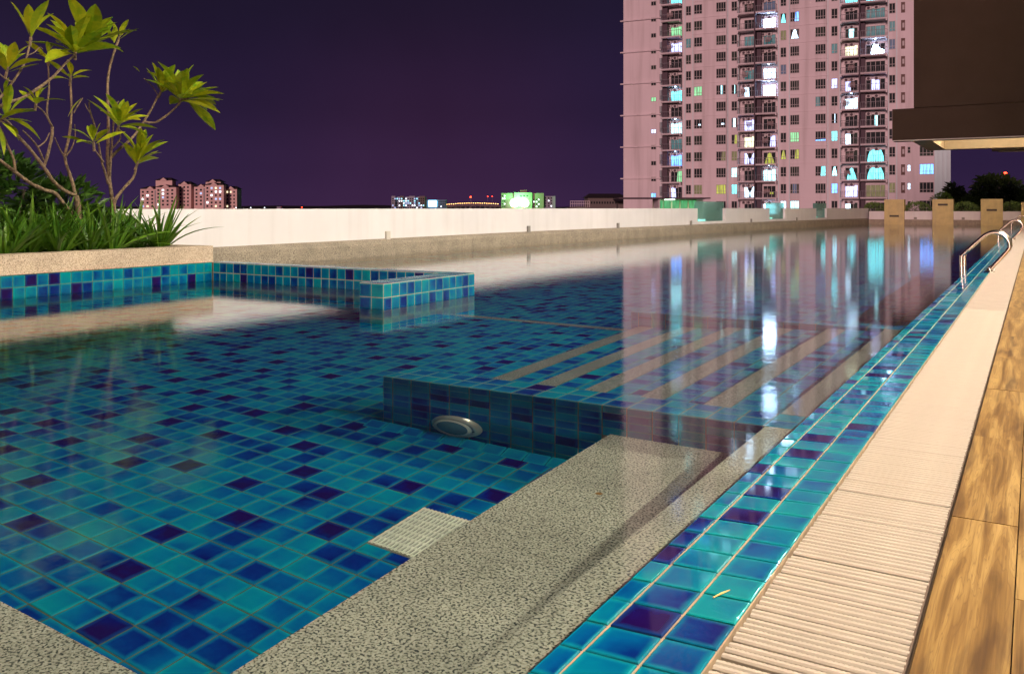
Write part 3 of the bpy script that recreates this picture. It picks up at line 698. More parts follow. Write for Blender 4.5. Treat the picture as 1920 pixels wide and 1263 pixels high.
# ================================================================== the apartment tower
KT = 157.1
def tower_d(u): return KT/(.9003+.4352*(u-960)/1620)
def tower_p(u):
    d = tower_d(u); r = d*(u-960)/1620; return Vector((r*cT-d*sT, r*sT+d*cT, 0))
O = tower_p(1169); RT = math.atan2(.9003*sT-.4352*cT, .9003*cT+.4352*sT)
EX = Vector((math.cos(RT), math.sin(RT), 0))
def tx(u): return (tower_p(u)-O).dot(EX)
H = 2.985
def zw(k): return S+37.07-H*k           # top of the windows of floor k
tw = empty("apartment_tower", O, RT, label="tall pink lit apartment tower with balconies and scattered lit windows", cat="apartment tower")
M_FAC = plain("tower_render", (.76, .68, .71), .8, var=.07, scale=.12)
streaks(M_FAC, .30, .9)
M_FAC2 = plain("tower_wing_render", (.62, .78, .80), .8, var=.06, scale=.12)
M_DARKW = plain("dark_recess_paint", (.10, .07, .09), .8)
M_PANE, _t, _b = new_mat("dark_window_glass"); _b.inputs["Base Color"].default_value = (.012, .018, .022, 1); _b.inputs["Roughness"].default_value = .5; _b.inputs["Specular IOR Level"].default_value = .08
M_PANE2 = plain("curtained_window_glass", (.045, .065, .055), .6, var=.5, scale=1.5, spec=.08)
M_FRAME = plain("white_window_frame", (.42, .38, .38), .5)
M_RAIL = plain("grey_balcony_rail", (.16, .15, .18), .5)
M_AC = plain("aircon_casing", (.55, .50, .50), .6)
G = {}
for n_, c_, s_ in (("white", (.55, .80, 1), 3.6), ("bright", (.50, .72, 1), 20), ("cyan", (.10, .62, .70), 3.4), ("teal", (.01, .20, .22), .6), ("blue", (.10, .32, 1), 3.4),
                ("lav", (.48, .54, 1), 2.4), ("green", (.25, .75, .35), 1.2), ("yellow", (.62, .68, .06), .75), ("olive", (.20, .20, .05), .55), ("warm", (.95, .95, .62), 1.8), ("dimblue", (.01, .10, .22), .45), ("ltcyan", (.30, .72, .80), 4.2)):
    G[n_] = glow("lit_"+n_, c_, s_)
ztop, zbot = 92, -30
segs = [(1169, 1241.5), (1279.5, 1383.5), (1458, 1576), (1664.5, 1698)]
for a, b in segs: bx("wall", M_FAC, tw, tx(a), tx(b), 0, 14, zbot, ztop)
for a, b in ((1241.5, 1279.5), (1383.5, 1458), (1576, 1664.5)): bx("recess_wall", M_FAC, tw, tx(a)+.003, tx(b)-.003, 1.3, 13.9, zbot, ztop-.01)
bx("wall", M_FAC, tw, tx(1698)+.002, tx(1752), -.35, 14, zbot, ztop)
bx("side_wing", M_FAC2, tw, tx(1752)+.003, tx(1783), 2.0, 13, zbot, 12.5)
for u in (1758, 1767, 1776): bx("pilaster", M_FAC2, tw, tx(u), tx(u+4), 1.6, 1.997, zbot, 12.4)
bx("bay", M_FAC, tw, tx(1301), tx(1363.5), -.45, -.003, zbot, ztop); bx("bay", M_FAC, tw, tx(1481.5), tx(1550.5), -.45, -.003, zbot, ztop)
bx("pipe_shaft", M_DARKW, tw, tx(1241.6), tx(1251), .2, 1.295, zbot, ztop)  # plain dark blocks filling part of the balcony recesses
for a, b in ((1415.8, 1418.2), (1611, 1613.8)): bx("fin_wall", M_DARKW, tw, tx(a), tx(b), -1.2, 1.296, zbot, ztop)
for a, b in ((1418.3, 1427), (1613.9, 1622)): bx("pipe_shaft", M_DARKW, tw, tx(a), tx(b), .3, 1.294, zbot, ztop)
for k in range(-16, 13):
    z = zw(k)+.55
    for a, b in ((1301, 1363.5), (1481.5, 1550.5)):
        if k >= -1: bx("floor_band", M_FAC, tw, tx(a)-.05, tx(b)+.05, -.56, -.453, z-.05, z+.09)
    if k % 2 == 0 and k > -4: bx("cornice", M_FAC, tw, -.5, tx(1240), -.45, -.003, zw(k)-1.78, zw(k)-1.55)
def window_mesh(x0, x1, zh, n, tr, y):
    mb = MB(); t = .075; w = x1-x0
    mb.box(0, t, y-.09, y-.01, 0, zh); mb.box(w-t, w, y-.09, y-.01, 0, zh); mb.box(t, w-t, y-.09, y-.01, 0, t); mb.box(t, w-t, y-.09, y-.01, zh-t, zh)
    for i in range(1, n): c = w*i/n; mb.box(c-t/2, c+t/2, y-.085, y-.012, t, zh-t)
    if tr: mb.box(t, w-t, y-.08, y-.014, zh*tr-t/2, zh*tr+t/2)
    return mb
WCOL = {"S": (1220.8, 1230.5, 1.42, .84, 2, 0, 0), "B": (1286.2, 1296, .0, 1.73, 2, .3, 0), "C": (1302.5, 1317.8, .0, 1.73, 3, .3, -.45), "D": (1344, 1362.3, 0, 1.73, 4, .3, -.45),
        "E": (1371.6, 1382.4, 0, 1.73, 2, .3, 0), "H": (1463.5, 1474.5, 0, 1.73, 2, .3, 0), "I": (1482.3, 1499.3, 0, 1.73, 4, .3, -.45), "J": (1529.3, 1549, 0, 1.73, 4, .3, -.45),
        "K": (1558.7, 1570.7, 0, 1.73, 2, .3, 0), "N": (1667, 1679, 0, 1.73, 2, .3, 0), "P": (1701.5, 1707.5, .1, 1.1, 1, .5, -.35), "Q": (1724, 1751, .0, 1.73, 4, .3, -.35)}
BCOL = {"A": (1241.8, 1279, 1254.5, 1276), "F": (1384, 1415.6, 1393, 1414.5), "G": (1418.4, 1457.6, 1429, 1452.5), "L": (1576.4, 1610.8, 1583.5, 1607.5), "M": (1614, 1664, 1622.5, 1659.5)}
LIT = {("S",5):("green","full"),("S",7):("lav","full"),("S",11):("blue","full"),("S",-4):("warm","full"),
 ("B",2):("teal","full"),("B",-3):("cyan","full"),
 ("C",5):("green","full"),("C",7):("white","spot"),("C",11):("olive","full"),("C",-6):("ltcyan","full"),
 ("D",5):("ltcyan","slit"),("D",7):("white","spot"),("D",9):("olive","right"),("D",11):("yellow","full"),
 ("E",5):("ltcyan","slit"),("E",7):("white","mid"),("E",8):("yellow","right"),("E",9):("olive","full"),("E",10):("ltcyan","full"),("E",11):("cyan","full"),("E",-2):("white","full"),
 ("H",1):("cyan","tri"),("H",2):("olive","full"),("H",4):("dimblue","full"),("H",9):("yellow","tri"),("H",12):("white","full"),
 ("I",1):("blue","right"),("I",2):("white","tri"),("I",8):("green","full"),("I",9):("yellow","right"),("I",11):("dimblue","mid"),("I",12):("ltcyan","full"),
 ("J",6):("teal","left"),("J",8):("blue","base"),("J",10):("cyan","right"),
 ("K",3):("teal","full"),("K",5):("lav","full"),("K",7):("white","slit"),("K",8):("cyan","full"),("K",10):("ltcyan","tri"),("K",11):("blue","full"),
 ("N",2):("teal","full"),("N",3):("dimblue","full"),("N",11):("olive","full"),("N",8):("teal","right"),
 ("P",10):("white","full"),("P",11):("white","full"),("Q",10):("blue","full"),
 ("A",-1):("cyan","full"),("A",1):("green","full"),("A",2):("lav","full"),("A",5):("cyan","full"),("A",7):("ltcyan","full"),("A",8):("teal","full"),("A",9):("blue","full"),("A",10):("green","right"),("A",11):("lav","left"),("A",-6):("blue","full"),("A",-9):("ltcyan","full"),
 ("F",2):("teal","full"),("F",4):("teal","full"),("F",5):("white","left"),("F",7):("lav","full"),("F",8):("warm","full"),("F",9):("lav","V"),("F",11):("white","V"),("F",-2):("bright","mid"),("F",-5):("white","mid"),
 ("G",0):("dimblue","full"),("G",1):("bright","full"),("G",2):("teal","full"),("G",4):("white","full"),("G",5):("bright","full"),("G",8):("lav","right"),("G",9):("yellow","tri"),("G",10):("ltcyan","full"),("G",11):("yellow","spot"),("G",12):("white","full"),("G",-2):("white","full"),
 ("L",0):("cyan","full"),("L",2):("ltcyan","mid"),("L",3):("warm","full"),("L",5):("lav","left"),("L",6):("white","full"),("L",8):("white","left"),("L",10):("cyan","tri"),("L",11):("lav","full"),("L",12):("white","left"),("L",-2):("white","mid"),
 ("M",0):("cyan","full"),("M",1):("teal","full"),("M",2):("teal","full"),("M",3):("bright","blob"),("M",5):("lav","mid"),("M",7):("ltcyan","slit"),("M",9):("cyan","V2"),("M",10):("cyan","V2"),("M",11):("olive","full"),("M",-3):("white","mid"),("M",-1):("cyan","mid")}
def lit_shape(mb, st_, w, h, y):
    def poly(*p): mb.quad([(a*w, y, b*h) for a, b in p])
    if st_ == "full": poly((.03,.03),(.97,.03),(.97,.97),(.03,.97))
    elif st_ == "left": poly((.03,.03),(.45,.03),(.40,.97),(.03,.97))
    elif st_ == "right": poly((.52,.03),(.97,.03),(.97,.97),(.62,.97))
    elif st_ == "mid": poly((.30,.03),(.70,.03),(.70,.97),(.30,.97))
    elif st_ == "slit": poly((.46,.03),(.60,.03),(.60,.97),(.46,.97))
    elif st_ == "tri": poly((.12,.03),(.92,.03),(.80,.40),(.60,.93),(.50,.97),(.40,.90),(.20,.40))
    elif st_ == "V": poly((.03,.03),(.40,.03),(.46,.45),(.20,.97),(.03,.97)); poly((.60,.03),(.97,.03),(.97,.97),(.80,.97),(.54,.45))
    elif st_ == "V2": poly((.08,.03),(.36,.03),(.36,.97),(.24,.97),(.12,.5)); poly((.38,.03),(.64,.03),(.64,.97),(.38,.97)); poly((.66,.03),(.93,.03),(.90,.5),(.78,.97),(.66,.97))
    elif st_ == "base": poly((.03,.03),(.97,.03),(.97,.2),(.03,.14))
    elif st_ == "spot": poly((.55,.30),(.80,.30),(.80,.48),(.55,.48))
    elif st_ == "blob": poly((.25,.03),(.75,.03),(.95,.25),(.92,.45),(.70,.60),(.60,.95),(.42,.97),(.30,.55))
wcache = {}; rs = random.Random(12)
upper = MB(); upper_d = MB()
for col, (u0, u1, dz, zh, n_, tr, y) in WCOL.items():
    x0, x1 = tx(u0), tx(u1); y -= .003
    if y < -.4: y -= .0
    fm_ = window_mesh(x0, x1, zh, n_, tr, y).mesh("window", M_FRAME)
    pb = MB(); pb.box(.01, x1-x0-.01, y-.03, y-.002, .01, zh-.01)
    panes = [pb.mesh("pane", M_PANE), pb.mesh("pane", M_PANE2)]
    for k in range(-1, 13):
        if col in "PQ" and k < 8: continue
        z = zw(k)-dz-zh
        w_ = obj("window", fm_, tw, Matrix.Translation((x0, 0, z)))
        obj("pane", panes[1 if rs.random() < .18 else 0], w_)
        if (col, k) in LIT:
            c_, s_ = LIT[(col, k)]; key = (col, c_, s_)
            if key not in wcache: mb = MB(); lit_shape(mb, s_, x1-x0, zh, y-.036); wcache[key] = mb.mesh("lit_curtain", G[c_])
            obj("lit_curtain", wcache[key], w_)
    if col not in "PQ":
        for k in range(-17, -1):
            z = zw(k)-dz-zh; upper.box(x0, x1, y-.05, y-.002, z, z+zh)
            if (col, k) in LIT:
                mb = MB(); lit_shape(mb, LIT[(col, k)][1], x1-x0, zh, y-.06); obj("lit_curtain", mb.mesh("lit_curtain", G[LIT[(col, k)][0]]), tw, Matrix.Translation((x0, 0, z)))
for col, (u0, u1, d0, d1) in BCOL.items():
    x0, x1, a, b = tx(u0), tx(u1), tx(d0), tx(d1); w = x1-x0
    mb = MB(); mb.box(0, w, -1.15, 1.29, -.16, 0)
    mb.quad([(0, -1.15, -.161), (w, -1.15, -.161), (w, -.95, -.30), (0, -.95, -.30)]); mb.quad([(0, -.95, -.30), (w, -.95, -.30), (w, 0, -.161), (0, 0, -.161)])
    mb.box(w-.22 if col not in "FL" else 0, w if col not in "FL" else .22, -1.15, 0, -.52, -.165)
    slab = mb.mesh("balcony", M_FAC)
    rl = MB(); rl.box(.02, w-.02, -1.13, -1.08, 1.0, 1.07); rl.box(.02, w-.02, -1.12, -1.09, .10, .14)
    nb = int(w/.33)
    for i in range(nb+1): x = .03+(w-.06)*i/nb; rl.box(x-.018, x+.018, -1.12, -1.09, .0, 1.0)
    for x in (.02, w-.07): rl.box(x, x+.05, -1.08, -.02, 1.0, 1.07); rl.box(x, x+.04, -.6, -.56, 0, 1.0)
    rail = rl.mesh("railing", M_RAIL)
    dw, dh = b-a, 2.15; nd = 4 if col == "M" else 3
    dm = window_mesh(0, dw, dh, nd, 0, 1.27); dm.v = [(x+a-x0, y, z+.02) for x, y, z in dm.v]; door = dm.mesh("glass_door", M_FRAME)
    pb = MB().box(a-x0+.01, b-x0-.01, 1.24, 1.262, .03, dh); pane = pb.mesh("pane", M_PANE); pane2 = pb.mesh("pane", M_PANE2)
    ab = MB()
    for q in range(2): ab.box(w*(.30+.3*q)-.4, w*(.30+.3*q)+.4, .85, 1.25, -1.08, -.50)
    acm = ab.mesh("air_conditioner", M_AC)
    fb = MB()
    for q in range(2): fb.lathe([(.24, 0), (.22, .02), (0, .02)], 12, Matrix.Translation((w*(.30+.3*q)-.1, .849, -.79)) @ Matrix.Rotation(math.pi/2, 4, 'X'))
    fan = fb.mesh("fan_grille", M_DARKW)
    for k in range(-1, 13):
        z = zw(k)-2.45
        p = obj("balcony", slab, tw, Matrix.Translation((x0, 0, z)))
        obj("railing", rail, p); obj("glass_door", door, p); obj("pane", pane2 if rs.random() < .2 else pane, p)
        if rs.random() < .75: obj("air_conditioner", acm, p); obj("fan_grille", fan, p)
        if (col, k) in LIT:
            c_, s_ = LIT[(col, k)]; mb = MB(); lit_shape(mb, s_, dw, dh-.05, 1.225); mb.v = [(x+a-x0, y, zz+.04) for x, y, zz in mb.v]
            obj("lit_curtain", mb.mesh("lit_curtain", G[c_]), p)
            if c_ in ("bright", "white", "cyan", "ltcyan", "blue") and s_ in ("full", "blob") and rs.random() < .9:
                mb = MB(); mb.lathe([(.16, 0), (.13, -.07), (0, -.10)], 12, Matrix.Translation(((a+b)/2-x0, .4, H-.17)))
                obj("ceiling_lamp", mb.mesh("ceiling_lamp", G["bright"]), p)
        if rs.random() < .4:
            mb = MB(); q = rs.uniform(.1, .55)*w
            if rs.random() < .5: mb.box(q, q+.7, -.3, .1, .75, .80); mb.box(q+.05, q+.1, -.28, .08, 0, .75); mb.box(q+.6, q+.65, -.28, .08, 0, .75); obj("table", mb.mesh("table", M_RAIL), p)
            else:
                for i in range(5): mb.box(q+i*.22, q+i*.22+.17, .0, .03, .9-rs.uniform(0, .3), 1.6)
                obj("laundry", mb.mesh("laundry", plain("laundry", (.4, .3, .3), .8, var=.5, scale=3)), p)
    for k in range(-17, -1):
        z = zw(k)-2.45; upper_d.box(x0, x1, -1.15, 1.28, z-.2, z); upper.box(a, b, 1.2, 1.29, z, z+2.1); upper_d.box(x0, x1, -1.13, -1.08, z+.95, z+1.05)
        if (col, k) in LIT:
            mb = MB(); lit_shape(mb, LIT[(col, k)][1], dw, dh, 1.15); obj("lit_curtain", mb.mesh("lit_curtain", G[LIT[(col, k)][0]]), tw, Matrix.Translation((a, 0, z)))
tag(upper.build("upper_windows", M_PANE, tw), kind="stuff"); tag(upper_d.build("upper_balconies", M_FAC, tw), kind="stuff")
for u in (1239.5, 1284.3, 1299.6, 1365, 1384.8, 1460, 1480.2, 1552.5, 1575, 1666, 1681.5):
    bx("rain_pipe", M_FAC2, tw, tx(u)-.06, tx(u)+.06, -.16, -.004, zbot, 45)
vm = MB().box(0, .45, -.03, -.004, 0, 1.8).mesh("vent_panel", M_DARKW); rm = MB().box(0, tx(1697)-tx(1689.5), -.06, -.004, 0, 1.75).mesh("service_window", plain("brown_louvre", (.14, .08, .07), .7))
lm = MB().box(.2, .5, -.10, -.062, .5, 1.3).mesh("meter_box", M_AC)
for k in range(-1, 13):
    obj("vent_panel", vm, tw, Matrix.Translation((tx(1237), 0, zw(k)-2.0)))
    q = obj("service_window", rm, tw, Matrix.Translation((tx(1689.5), 0, zw(k)-1.75))); obj("meter_box", lm, q)

# ---- glazed guard house with lit green inside, and low roofs beside it
D0 = 140
def far_box(u0, u1, v0, v1, D): # local x range, z range for something seen face on at distance D
    return (u0-960)/1620*D, (u1-960)/1620*D, S+(390-v1)/1620*D, S+(390-v0)/1620*D
def far_root(name, u, D, **k):
    p = at_d(u, 390, D); return empty(name, (p.x, p.y, 0), TH, **k)
gh = far_root("guard_house", 1275, D0, label="flat roofed glazed room lit green at the foot of the tower", cat="building")
def fb_(par, name, mat, uc, D, u0, u1, v0, v1, y0, y1):
    a, b, c, d = far_box(u0, u1, v0, v1, D); o_ = (uc-960)/1620*D; return bx(name, mat, par, a-o_, b-o_, y0, y1, c, d)
fb_(gh, "roof", M_DARKW, 1275, D0, 1158, 1327, 370.5, 373, -2, 5)
fb_(gh, "back_wall", plain("lit_room_wall", (.7, .75, .5), .8), 1275, D0, 1233, 1317, 373.1, 430, 4, 5)
for u in (1233, 1316): fb_(gh, "pier", M_FAC, 1275, D0, u, u+2.4, 373.1, 430, -1, 3.99)
M_GRN = glow("green_lit_glass", (.10, .62, .22), .6, .5); M_GRNW = glow("ceiling_light", (.75, 1, .8), 5)
for i in range(5): fb_(gh, "window", M_GRN, 1275, D0, 1237+i*16, 1250+i*16, 376, 395, 3.8, 3.99)
fb_(gh, "ceiling_lamp", M_GRNW, 1275, D0, 1252, 1268, 373.3, 374.8, 1, 3)
fb_(gh, "floor_slab", M_FAC, 1275, D0, 1158, 1327, 430.1, 440, -2, 5)
M_ROOF = plain("dark_roof_tile", (.05, .035, .04), .8)
def hip(mb, x0, x1, y0, y1, z0, z1, i=.3):
    dx = (x1-x0)*i; ym = (y0+y1)/2
    a = [(x0,y0,z0),(x1,y0,z0),(x1,y1,z0),(x0,y1,z0),(x0+dx,ym,z1),(x1-dx,ym,z1)]
    for q in ((0,1,5,4),(1,2,5),(2,3,4,5),(3,0,4),(3,2,1,0)): mb.quad([a[j] for j in q])
M_LOWW = plain("dim_wall_paint", (.17, .14, .13), .8)
D1 = 260
lr = far_root("low_hall", 1135, D1, label="low hall with a dark hipped roof left of the tower", cat="building")
fb_(lr, "wall", M_LOWW, 1135, D1, 1102, 1168, 370.6, 395, 0, 12)
a, b, c, d = far_box(1098, 1176, 362.5, 370.5, D1); o_ = (1135-960)/1620*D1
mb = MB(); hip(mb, a-o_, b-o_, -1.5, 13, c, d, .12); mb.build("roof", M_ROOF, lr)
for i in range(12): fb_(lr, "window", M_PANE, 1135, D1, 1108+i*5, 1110.5+i*5, 378, 382, -.08, -.002)
D2 = 200
lb = far_root("fenced_terrace", 1088, D2, label="pale fenced roof terrace just above the parapet left of the hall", cat="terrace")
fb_(lb, "base", M_LOWW, 1088, D2, 1068, 1107, 388.5, 395, 0, 8)
for i in range(11): fb_(lb, "fence_post", M_FAC, 1088, D2, 1069+i*3.6, 1069.8+i*3.6, 377, 388.4, 0, .1)
for v in (377, 382): fb_(lb, "fence_rail", M_FAC, 1088, D2, 1069, 1106, v-.5, v+.3, .11, .2)
D3 = 180
sr_ = far_root("lean_to_roof", 1195, D3, label="dark lean-to roof between the hall and the green lit room", cat="roof")
a, b, c, d = far_box(1152, 1240, 371, 378, D3); o_ = (1195-960)/1620*D3
mb = MB(); mb.quad([(a-o_, -3, c), (b-o_, -3, c), (b-o_, 3, d), (a-o_, 3, d)]); mb.quad([(a-o_, -3, c-.3), (a-o_, 3, d-.3), (b-o_, 3, d-.3), (b-o_, -3, c-.3)]); mb.build("roof_sheet", M_ROOF, sr_)
fb_(sr_, "wall", M_LOWW, 1195, D3, 1158, 1236, 378.5, 395, -1, 2)

# ---- twin apartment blocks far left
def block_windows(par, uc, D, cols, rows, mats, w, h, y, lit, rs):
    cache = {}
    for u in cols:
        for v in rows:
            m = rs.choice(lit) if lit and rs.random() < .33 else M_PANE
            a, b, c, d = far_box(u, u+w, v, v+h, D); o_ = (uc-960)/1620*D
            if m.name not in cache: cache[m.name] = MB().box(0, b-a, -.12, 0, 0, d-c).mesh("window", m)
            obj("window", cache[m.name], par, Matrix.Translation((a-o_, y-.003, c)))
LW = [glow("far_lit_white", (.85, .92, 1), 2.6), glow("far_lit_warm", (1, .80, .5), 1.6), glow("far_lit_blue", (.45, .6, 1), 1.2)]
M_PINK = plain("salmon_render", (.78, .56, .52), .8, var=.06, scale=.05)
DT = 700; rs = random.Random(2)
def twin(u0, lab, right):
    uc = u0+45; t = far_root("apartment_block", uc, DT, label=lab, cat="apartment block", group="salmon apartment blocks on the skyline")
    if not right: W_ = [(257, 296, 354, 6), (294, 332, 351, -2), (330, 354, 345, 5)]; tp = (288, 323, 333, 346)
    else: W_ = [(359.5, 388, 350, 5), (386, 421, 347, -2), (419, 440.5, 354, 5)]; tp = (382, 414, 336, 348)
    def rb(u0_, u1_, v_, vb, y):
        a, b, c, d = far_box(u0_-1.5, u1_+1.5, v_-5.5, v_, DT); o_ = (uc-960)/1620*DT
        mb = MB(); hip(mb, a-o_, b-o_, y-1, y+13, c, d, .25); mb.build("roof", M_ROOF, t)
        m = (u0_+u1_)/2; a, b, c, d = far_box(m-7, m+7, v_-5, v_+.4, DT)
        mb = MB(); y1 = y-1.3
        mb.quad([(a-o_, y1, c), (b-o_, y1, c), ((a+b)/2-o_, y1, d)]); mb.quad([(a-o_, y1, c), ((a+b)/2-o_, y1, d), ((a+b)/2-o_, y+6, d), (a-o_, y+6, c)]); mb.quad([((a+b)/2-o_, y1, d), (b-o_, y1, c), (b-o_, y+6, c), ((a+b)/2-o_, y+6, d)]); mb.build("gable", M_PINK, t)
    for i, (a, b, v, y) in enumerate(W_):
        fb_(t, "wing", M_PINK, uc, DT, a, b, v, 460, y, y+12); rb(a, b, v, 0, y)
        n = 3 if b-a < 30 else 4; st_ = (b-a)/(n+.4)
        block_windows(t, uc, DT, [a+st_*(q+.35) for q in range(n)], [v+4+6.75*r for r in range(int((390-v)/6.75))], None, st_*.42, 3.4, y, LW if i < 2 else LW[1:2]+[M_PANE]*2, rs)
    fb_(t, "roof_lantern", M_PINK, uc, DT, tp[0]+2, tp[1]-2, tp[2]+5, tp[3]+6, 2, 10); rb(tp[0]+2, tp[1]-2, tp[2]+5, 0, 2)
    fb_(t, "stair_core", plain("grey_core", (.3, .3, .32), .8), uc, DT, W_[0][1]-9, W_[0][1]-3, W_[0][2]+3, 460, 3.0, 3.6)
twin(257, "left salmon apartment block under hipped roofs above the planter plants", False)
twin(359, "right salmon apartment block under hipped roofs above the white parapet", True)

# ---- lit blocks, blue sign hall, viaduct, green sign block
DM = 900
mf = far_root("flat_block", 765, DM, label="small grey flat block with blue white windows in the middle distance", cat="apartment block")
M_GREY = plain("grey_render", (.34, .34, .42), .8)
fb_(mf, "wall", M_GREY, 765, DM, 734, 797, 369, 450, 3, 14)
for i, (a, b) in enumerate(((734, 741), (750, 757), (767, 778), (786, 797))): fb_(mf, "bay", M_GREY if i % 2 == 0 else M_LOWW, 765, DM, a, b, 367.5, 450, 0, 2.99)
block_windows(mf, 765, DM, [735.5+q*4.1 for q in range(15)], [371.5+r*4.2 for r in range(5)], None, 2.4, 2.2, 0, [LW[0], LW[2], LW[2], glow("far_lit_cyan", (.3, .8, 1), 2.0)], rs)
bs = far_root("lit_hall", 817, DM-60, label="low hall with a bright pale blue lit sign board", cat="hall")
fb_(bs, "wall", plain("blue_wall", (.12, .22, .32), .7), 817, DM-60, 800, 836, 374.5, 450, 0, 12)
fb_(bs, "sign_board", glow("blue_sign", (.35, .85, 1), 7, .2, True), 817, DM-60, 803.5, 819, 376, 387.5, -1, -.5)
block_windows(bs, 817, DM-60, [822, 826, 830, 833.5], [377, 381.5, 386], None, 2.0, 2.2, 0, [LW[0], LW[2]]*3, rs)
gb_ = far_root("sign_block", 985, DM, label="block of flats glowing green from two bright round signs", cat="apartment block")
M_GB = plain("olive_render", (.30, .30, .20), .8)
for a, b, v, y in ((940, 964, 362, 3), (964, 998, 361, 0), (998, 1020, 362, 2), (1020, 1042, 367.5, 6)): fb_(gb_, "wing", M_GB if a < 1010 else M_GREY, 985, DM, a, b-.2, v, 450, y, y+14)
fb_(gb_, "roof_tank", M_GB, 985, DM, 975, 988, 356, 360.9, 4, 9)
block_windows(gb_, 985, DM, [941.5, 945], [366, 371, 376, 381, 386], None, 2.4, 2.4, 3, [LW[0]], rs)
block_windows(gb_, 985, DM, [975, 981, 987], [366], None, 3, 2.6, 0, [LW[0]]*3, rs)
block_windows(gb_, 985, DM, [1000, 1005, 1009], [373, 377, 381.5, 386], None, 2.4, 2.4, 2, [LW[0]]*2, rs)
block_windows(gb_, 985, DM, [1022, 1028, 1033], [370, 375, 380, 385], None, 2.4, 2.4, 6, [LW[2], LW[0]], rs)
M_GS = glow("green_sign", (.45, 1, .55), 14, .15, True); M_ORG = glow("orange_sign_trim", (1, .45, .05), 2, .1)
gl = bpy.data.lights.new("sign_light", 'POINT'); gl.energy = 55000; gl.color = (.15, 1, .30); gl.shadow_soft_size = 2  # green lamp added in front of the signs to tint the facade
glo = bpy.data.objects.new("sign_light", gl); C.objects.link(glo); glo.parent = gb_; glo.location = ((974-985)/1620*DM, -9, S+9)
for u in (964.5, 983.5):
    a, b, c, d = far_box(u-8, u+8, 373, 388, DM); o_ = (985-960)/1620*DM; r_ = (b-a)/2
    mb = MB(); m_ = Matrix.Translation(((a+b)/2-o_, -1.0, (c+d)/2)) @ Matrix.Rotation(math.pi/2, 4, 'X')
    mb.lathe([(r_*1.0, 0), (r_*.98, .8), (0, .9)], 20, m_); mb.build("round_sign", M_GS, gb_)
    for s_ in (-1, 1): bx("sign_leaf", M_ORG, gb_, (a+b)/2-o_+s_*1.2-.9, (a+b)/2-o_+s_*1.2+.9, -2.4, -1.95, (d if s_ > 0 else c)-1.0, (d if s_ > 0 else c)+.2)
DV = 1500
vd = far_root("viaduct", 890, DV, label="distant road viaduct with a line of orange street lamps", cat="bridge")
o_ = (890-960)/1620*DV
def vz(u): return 386.5-2.6*math.sin(max(0, min(1, (u-835)/112))*math.pi)
for i in range(12):
    u0, u1 = 836+i*9.2, 836+(i+1)*9.2; mb = MB()
    a, b = (u0-960)/1620*DV-o_, (u1-960)/1620*DV-o_; z0, z1 = S+(390-vz(u0))/1620*DV, S+(390-vz(u1))/1620*DV
    for q in ([(a,0,z0),(b,0,z1),(b,10,z1),(a,10,z0)], [(a,0,z0-2),(a,10,z0-2),(b,10,z1-2),(b,0,z1-2)], [(a,0,z0-2),(b,0,z1-2),(b,0,z1),(a,0,z0)]): mb.quad(q)
    mb.build("deck_span", M_LOWW, vd); bx("pier", M_LOWW, vd, a-1, a+1, 3, 7, -30, z0-2)
M_SOD = glow("sodium_lamp", (1, .50, .14), 9, .1); M_RED = glow("red_beacon", (1, .03, .01), 16, .05, True)
lampm = MB().lathe([(.0, -.7), (.55, -.4), (.7, 0), (.5, .4), (0, .6)], 8).mesh("lamp_head", M_SOD); polem = MB().box(-.1, .1, -.1, .1, -9, -.7).mesh("pole", M_RAIL)
for i in range(24):
    u = 838+i*4.15; p = at_d(u, vz(u)-3.2+random.uniform(-.2, .2), DV-6); t = empty("street_lamp", p, TH, label="orange street lamp in the row along the distant viaduct", cat="street lamp", group="street lamps on the viaduct")
    obj("lamp_head", lampm, t); obj("pole", polem, t)
for i, (u, v, D) in enumerate([(442.5, 391, 600), (470, 391, 600), (496, 391, 600)]):
    p = at_d(u, v-1.6, D); t = empty("street_lamp", p, TH, label="white street lamp glinting just over the parapet, %s the salmon blocks" % ("nearest to", "second from", "third from")[i], cat="street lamp", group="white lamps right of the salmon blocks")
    obj("lamp_head", MB().lathe([(.0, -.5), (.5, 0), (0, .5)], 8).mesh("lamp_head", LW[0]), t); obj("pole", polem, t)
def mast(u, vt, D, lab, r=.7, hgt=20):
    p = at_d(u, vt, D); m = empty("radio_mast", p, TH, label=lab, cat="mast", group=None)
    mb = MB().lathe([(0, -r), (r*.8, -r*.5), (r, 0), (r*.8, r*.5), (0, r)], 10); mb.build("red_beacon", M_RED, m)
    mb = MB()
    for s_ in (-1, 1): mb.tube([(s_*r*2.4, 0, -hgt), (s_*.2*r, 0, -r)], r*.16, 4)
    for q in range(6): z = -r-1-(hgt-r-1)*q/6; k = (.2+2.2*(-z/hgt))*r; mb.tube([(-k, 0, z), (k, 0, z-.6)], r*.1, 4)
    mb.build("lattice", M_RAIL, m)
mast(882.5, 369.5, 1400, "taller red-lit mast behind the distant viaduct", 1.5, 40)
mast(914.5, 368.5, 1700, "thin red-lit mast left of the green sign block", .9, 40); mast(923, 368.5, 1720, "thin red-lit mast beside the green sign block", .9, 40)
mast(528, 388.3, 1200, "small red light on the low skyline over the left parapet", .8, 20); mast(566, 388.5, 1200, "red skyline light right of the other over the left parapet", .7, 20)
mast(1885, 326, 300, "red beacon mast above the dark trees at the right", .72, 14)
lf = far_root("low_factory", 524, 1180, label="low pale factory roof on the skyline over the left parapet", cat="building"); fb_(lf, "wall", M_GREY, 524, 1180, 519, 527, 387.5, 440, 0, 10); fb_(lf, "roof", M_ROOF, 524, 1180, 518, 528, 386.8, 387.4, -1, 11)
rng = MB(); rs = random.Random(9); prev = None
P0 = []
